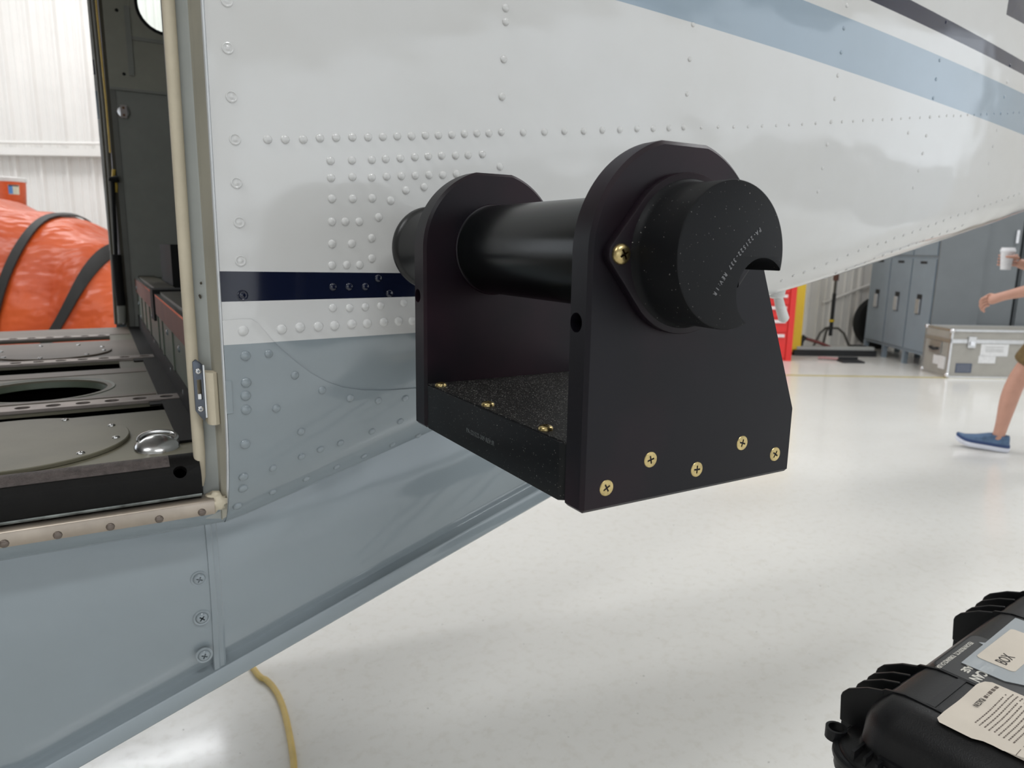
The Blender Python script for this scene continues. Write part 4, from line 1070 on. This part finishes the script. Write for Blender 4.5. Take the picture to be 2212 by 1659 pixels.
# ------------------------------------------------------------------ lockers, cabinets, trunk and tools along the back wall
LKB = M_('locker_blue_grey', (0.24, 0.29, 0.335), 0.4, var=0.08, nscale=6)
CBG = M_('cabinet_grey', (0.15, 0.165, 0.175), 0.45, var=0.08, nscale=5)
CHR = M_('chrome_handle', (0.75, 0.75, 0.77), 0.2, 0.9)
DRK = M_('dark_gap', (0.015, 0.016, 0.018), 0.7)
lk = thing('locker_bank', 'blue-grey steel locker bank of two tiers standing on short legs', 'lockers', H(4.9, 8.7))
LR0, LR1, LF0, LF1 = 4.655, 5.15, 7.96, 9.44
part('body', hbox(LR0 + 0.02, LR1, LF0, LF1, 0.15, 1.98, 0.004), LKB, lk)
for F in (LF0, LF0 + 0.47, LF0 + 0.95, LF1 - 0.05):
    for R in (LR0 + 0.015, LR1 - 0.06): part('leg', hbox(R, R + 0.05, F, F + 0.05, 0.0, 0.155), LKB, lk)
for i in range(3):
    f0 = LF0 + 0.025 + i * 0.48
    for (z0, z1) in ((0.19, 1.235), (1.275, 1.95)):
        d = part('door', hbox(LR0, LR0 + 0.022, f0, f0 + 0.455, z0, z1, 0.005), LKB, lk)
        zh = 0.72 if z0 < 1 else 1.55
        part('handle_recess', hbox(LR0 - 0.003, LR0 + 0.004, f0 + 0.19, f0 + 0.29, zh - 0.115, zh + 0.115, 0.012), DRK, d)
        part('handle', hbox(LR0 - 0.022, LR0 - 0.002, f0 + 0.20, f0 + 0.275, zh - 0.105, zh + 0.06, 0.008), CHR, d)
        part('number_tag', hbox(LR0 - 0.004, LR0 + 0.001, f0 + 0.17, f0 + 0.30, z1 - 0.055, z1 - 0.028, 0.003), DRK, d)
def cabinet(R0, R1, label):
    c = thing('storage_cabinet', label, 'cabinet', H((R0 + R1) / 2, 8.2), 'grey cabinets beside the lockers')
    part('body', hbox(R0, R1, 8.0, 8.48, 0.06, 2.03, 0.006), CBG, c); part('base', hbox(R0 + 0.02, R1 - 0.02, 8.03, 8.44, 0, 0.065), DRK, c)
    m = (R0 + R1) / 2
    for a, b in ((R0 + 0.012, m - 0.002), (m + 0.002, R1 - 0.012)) if R1 - R0 > 0.8 else ((R0 + 0.012, R1 - 0.012),):
        d = part('door', hbox(a, b, 7.978, 8.0, 0.085, 2.01, 0.005), CBG, c)
        part('handle', hbox(b - 0.075, b - 0.045, 7.955, 7.98, 1.42, 1.56, 0.006), CHR, d)
cabinet(5.165, 5.565, 'narrow grey steel cabinet standing next to the blue-grey lockers')
cabinet(5.60, 6.60, 'wide grey steel double-door cabinet behind the walking person')
# side filler between lockers and cabinets: end panel of the bank
part('end_panel', hbox(LR0 + 0.005, LR1 + 0.010, LF0 - 0.018, LF0, 0.15, 2.0, 0.004), CBG, lk)

# silver trunk
TRM = M_('trunk_laminate', (0.36, 0.345, 0.31), 0.45, var=0.12, nscale=8)
ALS = M_('trunk_aluminium', (0.58, 0.58, 0.58), 0.3, 0.8)
tk = thing('flight_trunk', 'silver flight trunk with metal edges in front of the grey cabinets', 'trunk', H(5.2, 7.7))
TR0, TR1, TF0, TF1, TZ = 4.60, 5.78, 7.45, 7.93, 0.52
part('box_body', hbox(TR0 + 0.008, TR1 - 0.008, TF0 + 0.008, TF1 - 0.008, 0.008, TZ - 0.125), TRM, tk)
ld = part('trunk_lid', hbox(TR0 + 0.008, TR1 - 0.008, TF0 + 0.008, TF1 - 0.008, TZ - 0.12, TZ - 0.006), TRM, tk)
w = 0.022
for R0, R1, F0, F1, z0, z1 in [(TR0, TR1, TF0, TF0 + w, 0, w), (TR0, TR1, TF0, TF0 + w, TZ - w, TZ), (TR0, TR1, TF1 - w, TF1, TZ - w, TZ), (TR0, TR0 + w, TF0, TF1, 0, w), (TR0, TR0 + w, TF0, TF1, TZ - w, TZ), (TR1 - w, TR1, TF0, TF1, 0, w), (TR1 - w, TR1, TF0, TF1, TZ - w, TZ),
                               (TR0, TR0 + w, TF0, TF0 + w, 0, TZ), (TR0, TR0 + w, TF1 - w, TF1, 0, TZ), (TR1 - w, TR1, TF0, TF0 + w, 0, TZ), (TR1 - w, TR1, TF1 - w, TF1, 0, TZ), (TR0, TR1, TF0, TF0 + 0.012, TZ - 0.145, TZ - 0.105), (TR0, TR0 + 0.012, TF0, TF1, TZ - 0.145, TZ - 0.105)]:
    part('edge_rail', hbox(R0, R1, F0, F1, z0, z1, 0.003), ALS, tk)
for R, F, z in itertools.product((TR0 + 0.012, TR1 - 0.012), (TF0 + 0.012, TF1 - 0.012), (0.022, TZ - 0.016)):
    bm = bmesh.new(); bmesh.ops.create_icosphere(bm, subdivisions=2, radius=0.028, matrix=Matrix.Translation(H(R, F, max(z, 0.0285)))); part('corner_ball', fin(bm, ang=80), CHR, tk)
for R in (4.82, 5.50):
    l2 = part('butterfly_latch', hbox(R - 0.04, R + 0.04, TF0 - 0.012, TF0 + 0.006, TZ - 0.19, TZ - 0.075, 0.006), ALS, tk)
    part('latch_wing', hbox(R - 0.022, R + 0.022, TF0 - 0.024, TF0 - 0.010, TZ - 0.165, TZ - 0.125, 0.004), CHR, l2)
hd = part('side_handle', hbox(TR0 - 0.010, TR0 + 0.004, TF0 + 0.15, TF0 + 0.36, TZ - 0.28, TZ - 0.15, 0.006), ALS, tk)
part('handle_grip', tube([H(TR0 - 0.02, TF0 + 0.18, TZ - 0.225), H(TR0 - 0.03, TF0 + 0.255, TZ - 0.24), H(TR0 - 0.02, TF0 + 0.33, TZ - 0.225)], 0.014, 8), DRK, hd)
STK = M_('white_sticker', (0.74, 0.74, 0.74), 0.6)
for (F0, F1, z0, z1) in ((0.16, 0.27, 0.12, 0.215), (0.06, 0.17, 0.085, 0.22)): part('sticker', hbox(TR0 - 0.002, TR0 + 0.009, TF0 + F0, TF0 + F1, z0, z1), STK, tk)
for (R0, R1, z0, z1) in ((4.93, 5.22, 0.24, 0.37), (4.92, 5.10, 0.165, 0.245)): part('sticker', hbox(R0, R1, TF0 + 0.004, TF0 + 0.009, z0, z1), STK, tk)
part('sticker', hbox(4.69, 4.86, TF0 + 0.004, TF0 + 0.009, 0.06, 0.16), M_('sticker_blue', (0.07, 0.09, 0.14), 0.6), tk)
for z in (0.075, 0.095, 0.115, 0.135): part('sticker_line', hbox(4.70, 4.845, TF0 + 0.002, TF0 + 0.006, z, z + 0.008), M_('sticker_line_grey', (0.22, 0.23, 0.27), 0.6), tk)
for z in (0.335, 0.31, 0.29): part('sticker_line', hbox(4.98, 5.17, TF0 + 0.002, TF0 + 0.006, z, z + 0.006), M_('sticker_print', (0.42, 0.42, 0.41), 0.6), tk)

# red tool chest
RED = M_('tool_chest_red', (0.72, 0.022, 0.018), 0.35, var=0.06)
tc_ = thing('tool_chest', 'red tool chest with white drawer pulls below the tail', 'tool chest', H(3.0, 8.7))
part('body', hbox(2.62, 3.34, 8.49, 8.95, 0.0, 1.06, 0.006), RED, tc_)
for z0, z1 in ((0.04, 0.33), (0.35, 0.50), (0.52, 0.66), (0.68, 0.80), (0.82, 0.92), (0.94, 1.03)):
    d = part('drawer', hbox(2.67, 3.265, 8.475, 8.50, z0, z1, 0.004), RED, tc_)
    part('drawer_pull', hbox(2.70, 3.235, 8.452, 8.478, z1 - 0.042, z1 - 0.008, 0.004), M_('pull_white', (0.80, 0.72, 0.72), 0.4) if z0 == 0.04 else bpy.data.materials['pull_white'], d)
part('corner_post', hbox(3.275, 3.345, 8.47, 8.50, 0.0, 1.06, 0.006), RED, tc_)
# yellow cabinet behind it
YEL = M_('safety_yellow', (0.72, 0.50, 0.015), 0.4, var=0.06)
yc = thing('safety_cabinet', 'yellow steel safety cabinet next to the red tool chest', 'cabinet', H(3.4, 9.2))
part('body', hbox(2.75, 3.655, 8.985, 9.42, 0.04, 1.65, 0.005), YEL, yc); part('base', hbox(2.78, 3.63, 9.01, 9.40, 0, 0.045), DRK, yc)
for a, b in ((2.76, 3.20), (3.205, 3.645)):
    d = part('door', hbox(a, b, 8.965, 8.986, 0.07, 1.63, 0.004), YEL, yc); part('handle', hbox(3.17, 3.19, 8.95, 8.968, 0.9, 1.05, 0.003) if a < 3 else hbox(3.215, 3.235, 8.95, 8.968, 0.9, 1.05, 0.003), DRK, d)
# tripod stand
GRM = M_('stand_metal', (0.10, 0.095, 0.085), 0.45, 0.5)
ts = thing('tripod_stand', 'tall dark tripod stand against the ribbed wall', 'stand', H(4.30, 9.62))
part('pole', tube([H(4.30, 9.62, 0.30), H(4.30, 9.62, 1.7)], 0.018, 10), GRM, ts)
part('pole', tube([H(4.30, 9.62, 0.18), H(4.30, 9.62, 0.75)], 0.024, 10), DRK, ts)
part('collar', tube([H(4.30, 9.62, 0.37), H(4.30, 9.62, 0.40)], 0.034, 12), YEL, ts)
part('collar', tube([H(4.30, 9.62, 0.92), H(4.30, 9.62, 1.08)], 0.036, 12), M_('collar_rust', (0.12, 0.05, 0.035), 0.5), ts)
for a in (200, 340, 90):
    c, s = math.cos(math.radians(a)), math.sin(math.radians(a))
    part('leg', tube([H(4.30, 9.62, 0.285), H(4.30 + 0.09 * c, 9.62 + 0.09 * s * .8, 0.285), H(4.30 + 0.17 * c, 9.62 + 0.17 * s * .8, 0.22), H(4.30 + 0.27 * c, 9.62 + 0.25 * s * .8, 0.016)], 0.016, 8), GRM, ts)
# push broom lying flat, shaft, dust pan, small bits
bmr = thing('floor_sweeper', 'long black push broom head lying in front of the lockers', 'broom', H(4.06, 9.02))
part('bristle_block', hbox(3.56, 4.60, 8.93, 9.05, 0.0, 0.075, 0.01), DRK, bmr)
part('top_bar', hbox(3.60, 4.58, 8.96, 9.04, 0.075, 0.115, 0.008), M_('bar_pale', (0.42, 0.43, 0.41), 0.5), bmr)
part('handle', tube([H(3.72, 9.03, 0.21), H(3.90, 9.03, 0.16), H(4.04, 9.02, 0.105)], 0.020, 8), M_('handle_maroon', (0.15, 0.035, 0.03), 0.5), bmr)
part('grip', tube([H(3.66, 9.05, 0.05), H(3.68, 9.04, 0.18), H(3.72, 9.03, 0.24)], 0.035, 8), DRK, bmr)
dp = thing('dust_pan', 'small black dust pan on the floor beside the push broom', 'dust pan', H(4.06, 8.46))
part('pan', hbox(3.93, 4.19, 8.38, 8.55, 0.0, 0.02, 0.006), DRK, dp)
part('pan_rim', hbox(3.95, 4.17, 8.52, 8.56, 0.018, 0.05, 0.005), DRK, dp)
part('pan_handle', tube([H(3.95, 8.56, 0.02), H(3.80, 8.62, 0.025), H(3.74, 8.64, 0.02)], 0.016, 8), M_('pan_handle_pink', (0.42, 0.22, 0.22), 0.5), dp)
ty = link('rubber_tyre', lathe([(0.20, -0.07), (0.30, -0.085), (0.345, -0.07), (0.365, -0.03), (0.365, 0.03), (0.345, 0.07), (0.30, 0.085), (0.20, 0.07), (0.185, 0.0), (0.20, -0.07)], 40, Matrix.Translation(H(5.02, 9.74, 0.366)) @ Matrix.Rotation(HROT, 4, 'Z') @ Matrix.Rotation(math.radians(90), 4, 'X'), cap=False), MAT['darkrub'])
tag(ty, 'black rubber tyre leaning on the wall behind the lockers', 'tyre')
bx_ = link('battery_box', hbox(4.44, 4.60, 9.18, 9.34, 0.0, 0.10, 0.008), DRK); tag(bx_, 'low black box on the floor between tripod and lockers', 'box')
wp_ = link('white_pole', tube([H(4.30, 9.945, 0.60), H(5.60, 9.945, 1.14)], 0.018, 8), MAT['wall']); tag(wp_, 'thin white diagonal brace rod on the ribbed wall', 'rod')

# ------------------------------------------------------------------ walking person
SKN = M_('skin', (0.56, 0.30, 0.22), 0.5, var=0.10, nscale=20)
HD = (-0.85, 0.527)                                    # walking direction in hangar axes
def skinmesh(chains, sub=2, root=0):
    """chains: list of [(point, radius), ...]; the first point of a later chain may be an index of an existing vertex"""
    bm = bmesh.new(); lay = bm.verts.layers.skin.verify(); vs = []; edges = []
    for ch in chains:
        prev = None
        for p, r in ch:
            if isinstance(p, int): v = vs[p]
            else:
                v = bm.verts.new(p); rr = r if isinstance(r, tuple) else (r, r); v[lay].radius = rr; vs.append(v)
            if prev is not None: bm.edges.new((prev, v))
            prev = v
    vs[root][lay].use_root = True
    me = bpy.data.meshes.new('sk'); bm.to_mesh(me); bm.free()
    o = bpy.data.objects.new('tmp', me); COL.objects.link(o)
    m = o.modifiers.new('s', 'SKIN'); m.use_smooth_shade = True
    s = o.modifiers.new('u', 'SUBSURF'); s.levels = sub; s.render_levels = sub
    dg = bpy.context.evaluated_depsgraph_get(); out = bpy.data.meshes.new_from_object(o.evaluated_get(dg))
    bpy.data.objects.remove(o, do_unlink=True)
    for p in out.polygons: p.use_smooth = True
    return out
def joinmesh(ms):
    bm = bmesh.new()
    for m in ms: bm.from_mesh(m)
    me = bpy.data.meshes.new('j'); bm.to_mesh(me); bm.free()
    for p in me.polygons: p.use_smooth = True
    return me
pw = H(3.45, 4.40)
pers = bpy.data.objects.new('person', None); COL.objects.link(pers)
fx, fyv = HD[0] * RT + HD[1] * FW, None
pers.matrix_basis = Matrix.Translation(pw) @ Matrix.Rotation(math.atan2(fx[1], fx[0]), 4, 'Z')
tag(pers, 'person in navy shirt, brown shorts and blue sneakers walking with a paper cup', 'person')
# local: x forward, y left, z up
S = 0.0
body = skinmesh([
    [((0, 0, 0.95), (0.115, 0.15)), ((0.0, 0, 1.08), (0.105, 0.14)), ((0.01, 0, 1.25), (0.115, 0.155)), ((0.015, 0, 1.39), (0.092, 0.13)), ((0.012, 0, 1.475), 0.054), ((0.02, 0, 1.54), 0.055), ((0.03, 0, 1.60), 0.052)],
    [(3, 0), ((0.0, 0.145, 1.385), 0.050), ((0.02, 0.215, 1.36), 0.050), ((0.09, 0.245, 1.23), 0.044), ((0.17, 0.255, 1.12), 0.040), ((0.27, 0.245, 1.085), 0.038), ((0.375, 0.225, 1.050), 0.028), ((0.42, 0.216, 1.030), (0.034, 0.022)), ((0.462, 0.208, 1.010), (0.036, 0.018))],
    [(3, 0), ((0.0, -0.145, 1.385), 0.050), ((0.0, -0.215, 1.36), 0.050), ((0.03, -0.255, 1.24), 0.044), ((0.07, -0.27, 1.13), 0.041), ((0.14, -0.260, 1.165), 0.037), ((0.24, -0.238, 1.215), 0.028), ((0.285, -0.228, 1.238), (0.034, 0.022)), ((0.315, -0.222, 1.252), (0.034, 0.018))],
    [(0, 0), ((0.02, -0.085, 0.90), 0.092), ((0.10, -0.095, 0.74), 0.080), ((0.205, -0.095, 0.545), 0.060), ((0.235, -0.095, 0.47), 0.057), ((0.255, -0.095, 0.36), 0.058), ((0.270, -0.095, 0.20), 0.042), ((0.280, -0.095, 0.115), 0.038), ((0.295, -0.095, 0.055), 0.036)],
    [(0, 0), ((-0.02, 0.085, 0.90), 0.092), ((-0.04, 0.095, 0.72), 0.080), ((-0.07, 0.095, 0.52), 0.060), ((-0.11, 0.095, 0.45), 0.057), ((-0.19, 0.095, 0.36), 0.058), ((-0.33, 0.095, 0.23), 0.042), ((-0.39, 0.095, 0.17), 0.038), ((-0.39, 0.095, 0.11), 0.036)],
], 2)
def finger(P, r): return skinmesh([[(p, rr) for p, rr in zip(P, r)]], 2)
hands = []
# left hand hanging, fingers curled forward and down
hb = Vector((0.462, 0.208, 1.010)); fd = Vector((0.84, -0.16, -0.40)).normalized(); ac_ = Vector((0.30, 0.10, 0.86)).normalized()
dn = Vector((-0.25, -0.25, -0.85)).normalized()
for k, L in enumerate((0.9, 1.0, 0.96, 0.8)):
    o = hb + ac_ * (0.026 - 0.0175 * k) - fd * 0.012
    a = o + fd * 0.036 * L; b = a + (fd * 0.55 + dn * 0.8).normalized() * 0.030 * L; c = b + (fd * -0.3 + dn).normalized() * 0.024 * L
    hands.append(finger([o, a, b, c], [0.0095, 0.0090, 0.0082, 0.0068]))
o = Vector((0.415, 0.214, 1.045)); hands.append(finger([o, o + Vector((0.032, -0.028, 0.008)), o + Vector((0.058, -0.036, -0.012)), o + Vector((0.075, -0.034, -0.03))], [0.011, 0.0105, 0.0095, 0.0075]))
# right hand round the cup
CC = Vector((0.372, -0.205, 1.262)); rc = 0.040
for k in range(4):
    z = CC.z + 0.030 - 0.020 * k; P = [Vector((0.310, -0.238 + 0.002 * k, z))]
    for a in (215, 262, 312, 352): P.append(Vector((CC.x + (rc + 0.007) * math.cos(math.radians(a)), CC.y + (rc + 0.007) * math.sin(math.radians(a)), z)))
    hands.append(finger(P, [0.0105, 0.0098, 0.0092, 0.0088, 0.0070]))
P = [Vector((0.305, -0.205, CC.z + 0.012))] + [Vector((CC.x + (rc + 0.008) * math.cos(math.radians(a)), CC.y + (rc + 0.008) * math.sin(math.radians(a)), CC.z + 0.022)) for a in (150, 112, 75)]
hands.append(finger(P, [0.012, 0.011, 0.0098, 0.0076]))
# head: a shaped ovoid with jaw and chin, set on the neck
HC_ = Vector((0.042, 0, 1.640))
def head_pt(d, k=1.0):
    x, y, z = d
    jaw = max(0.0, -z)
    return HC_ + Vector((x * 0.098 * (1 - 0.10 * jaw) + 0.012 * jaw * (1 if x > -0.2 else 0), y * 0.077 * (1 - 0.26 * jaw * jaw), z * 0.118)) * k
def head_mesh(k, keep=None):
    bm = bmesh.new(); bmesh.ops.create_icosphere(bm, subdivisions=4, radius=1)
    if keep: bmesh.ops.delete(bm, geom=[f for f in bm.faces if not keep(f.calc_center_median())], context='FACES')
    for v in bm.verts:
        p = head_pt(v.co, 1.0); v.co = HC_ + (p - HC_) * k
    return fin(bm, ang=180)
# face features belong to the head
face = [head_mesh(1.0)]
nose = skinmesh([[((0.132, 0, 1.662), 0.011), ((0.146, 0, 1.636), 0.016), ((0.146, 0, 1.618), 0.017), ((0.132, 0, 1.606), 0.013)]], 2)
face.append(nose)
for s in (1, -1): face.append(skinmesh([[((0.030, s * 0.076, 1.672), (0.020, 0.010)), ((0.034, s * 0.082, 1.645), (0.024, 0.012)), ((0.032, s * 0.077, 1.612), (0.016, 0.010))]], 2))
bd = joinmesh([body] + hands + face); bodyo = link('body', bd, SKN, pers)
EYE = M_('eye_white', (0.75, 0.73, 0.70), 0.3); IRS = M_('iris_dark', (0.03, 0.02, 0.015), 0.3); LIP = M_('lips', (0.42, 0.16, 0.13), 0.5)
for s in (1, -1):
    e = link('eye', lathe([(0.0001, -0.011), (0.008, -0.008), (0.011, 0), (0.008, 0.008), (0.0001, 0.011)], 14, Matrix.Translation((0.1235, s * 0.030, 1.648)), cap=False), EYE, pers)
    link('iris', lathe([(0.005, 0), (0.004, 0.002), (0, 0.003)], 12, frame_to((0.1335, s * 0.031, 1.648), (1, s * 0.1, 0)), cap=False), IRS, e)
link('mouth', skinmesh([[((0.118, -0.026, 1.580), 0.006), ((0.131, 0, 1.581), 0.009), ((0.118, 0.026, 1.580), 0.006)]], 2), LIP, pers)
HAIR = M_('hair_brown', (0.06, 0.038, 0.022), 0.6, var=0.4, nscale=80, bump=0.6, bscale=260)
link('hair', head_mesh(1.075, lambda c: c.z > 0.62 or (c.z > 0.30 and c.x < 0.55) or (c.z > -0.42 and c.x < -0.15)), HAIR, pers)
NAV = M_('navy_jersey', (0.010, 0.016, 0.050), 0.75, var=0.2, nscale=15, bump=0.3, bdist=0.02, bscale=9)
SHO = M_('brown_corduroy', (0.185, 0.120, 0.042), 0.8, var=0.35, nscale=45, bump=0.5, bdist=0.01, bscale=35)
link('shirt', skinmesh([
    [((0, 0, 0.90), (0.150, 0.185)), ((0, 0, 0.96), (0.150, 0.185)), ((0.0, 0, 1.08), (0.135, 0.172)), ((0.01, 0, 1.25), (0.135, 0.178)), ((0.012, 0, 1.40), (0.122, 0.170)), ((0.008, 0, 1.475), (0.074, 0.080))],
    [(4, 0), ((-0.004, 0.15, 1.395), 0.086), ((0.02, 0.218, 1.355), 0.076), ((0.08, 0.245, 1.235), 0.070)],
    [(4, 0), ((-0.004, -0.15, 1.395), 0.086), ((0.0, -0.218, 1.355), 0.076), ((0.025, -0.252, 1.245), 0.070)]], 2), NAV, pers)
link('shorts', skinmesh([
    [((0, 0, 1.04), (0.128, 0.165)), ((0.0, 0, 0.93), (0.138, 0.178))],
    [(1, 0), ((0.03, -0.095, 0.85), 0.115), ((0.105, -0.10, 0.73), 0.110), ((0.165, -0.10, 0.62), 0.106), ((0.190, -0.10, 0.575), 0.105)],
    [(1, 0), ((-0.02, 0.095, 0.85), 0.115), ((-0.045, 0.10, 0.72), 0.110), ((-0.06, 0.10, 0.61), 0.106), ((-0.066, 0.10, 0.565), 0.105)]], 2), SHO, pers)
# sneakers
SNB = M_('sneaker_blue', (0.10, 0.17, 0.29), 0.7, var=0.3, nscale=40); SND = M_('sneaker_navy', (0.025, 0.055, 0.16), 0.6); SNW = M_('sneaker_sole', (0.72, 0.74, 0.82), 0.5)
def sneaker(Ml, name):
    def loop(sc, z, n=28, grow=0.0):
        P = []
        for i in range(n):
            a = 2 * math.pi * i / n; x = math.cos(a); y = math.sin(a)
            xx = 0.118 + x * (0.155 + grow) * sc[0]; w = 0.041 + 0.010 * math.exp(-((xx - 0.19) / 0.07) ** 2) - 0.004 * math.exp(-((xx - 0.09) / 0.05) ** 2)
            P.append((xx, math.copysign(abs(y) ** 0.72, y) * (w + grow) * sc[1], z + (0.022 * max(0, (xx - 0.19) / 0.08) ** 2 if xx > 0.19 else 0) * (1 if z < 0.06 else 0.7)))
        return P
    def loft(Ls, cap=True):
        bm = bmesh.new(); R_ = [[bm.verts.new(Ml @ Vector(p)) for p in L] for L in Ls]; n = len(R_[0])
        for a, b in zip(R_[:-1], R_[1:]):
            for i in range(n): bm.faces.new((a[i], a[(i + 1) % n], b[(i + 1) % n], b[i]))
        if cap: bm.faces.new(R_[0][::-1]); bm.faces.new(R_[-1])
        return fin(bm, ang=50)
    up = [loop((1, 1), 0.028), loop((1.0, 1.0), 0.045), loop((0.965, 0.95), 0.062)]
    def shaped(zt, sh, k): return [(sh + (x - 0.118) * k, y * (0.9 if k > 0.8 else 0.86 if k > 0.6 else 0.82), z0) for (x, y, _), z0 in zip(loop((1, 1), 0), [zt] * 28)]
    up += [[(x * 0.0 + 0.105 + (x - 0.118) * 0.86, y * 0.88, 0.070 + 0.016 * max(0, (0.16 - x) / 0.16)) for x, y, z in loop((1, 1), 0)],
           [(0.070 + (x - 0.118) * 0.62, y * 0.80, 0.084 + 0.014 * max(0, (0.10 - x) / 0.1)) for x, y, z in loop((1, 1), 0)],
           [(0.040 + (x - 0.118) * 0.40, y * 0.82, 0.106 + 0.006 * max(0, (0.06 - x) / 0.1)) for x, y, z in loop((1, 1), 0)],
           [(0.038 + (x - 0.118) * 0.34, y * 0.72, 0.104) for x, y, z in loop((1, 1), 0)]]
    s = link(name, loft(up), SNB, pers)
    link('sole', loft([loop((0.97, 0.95), 0.0), loop((1.02, 1.03), 0.006), loop((1.03, 1.05), 0.026), loop((1.0, 1.0), 0.031)]), SNW, s)
    link('side_panel', loft([loop((1.012, 1.02), 0.030), loop((1.012, 1.025), 0.047), loop((0.99, 0.985), 0.050)], False), SND, s)
    bm = bmesh.new()
    for k in range(4):
        x = 0.135 - 0.020 * k; z = 0.079 + 0.0085 * k
        add_tube(bm, [Ml @ Vector((x, -0.028, z - 0.006)), Ml @ Vector((x + 0.004, 0, z + 0.004)), Ml @ Vector((x, 0.028, z - 0.006))], 0.0032, 6)
    link('laces', fin(bm, ang=60), SND, s)
    return s
sneaker(Matrix.Translation((0.250, -0.095, 0.004)) @ Matrix.Rotation(math.radians(-4), 4, 'Y'), 'sneaker')
sneaker(Matrix.Translation((-0.42, 0.095, 0.100)) @ Matrix.Rotation(math.radians(24), 4, 'Y'), 'sneaker')
# paper cup in the right hand
cup = bpy.data.objects.new('paper_cup', None); COL.objects.link(cup); cup.matrix_basis = pers.matrix_basis @ Matrix.Translation(CC - Vector((0, 0, 0.062)))
tag(cup, 'white paper cup with lid held in the walking person\'s hand', 'cup')
CPW = M_('cup_white', (0.82, 0.82, 0.84), 0.5)
link('cup_body', lathe([(0.028, 0), (0.029, 0.002), (0.0405, 0.120), (0.042, 0.122)], 28), CPW, cup)
link('cup_lid', lathe([(0.0425, 0.116), (0.0440, 0.118), (0.0440, 0.127), (0.0405, 0.132), (0.0385, 0.142), (0.036, 0.143), (0.034, 0.138), (0, 0.138)], 28, cap=False), CPW, cup)
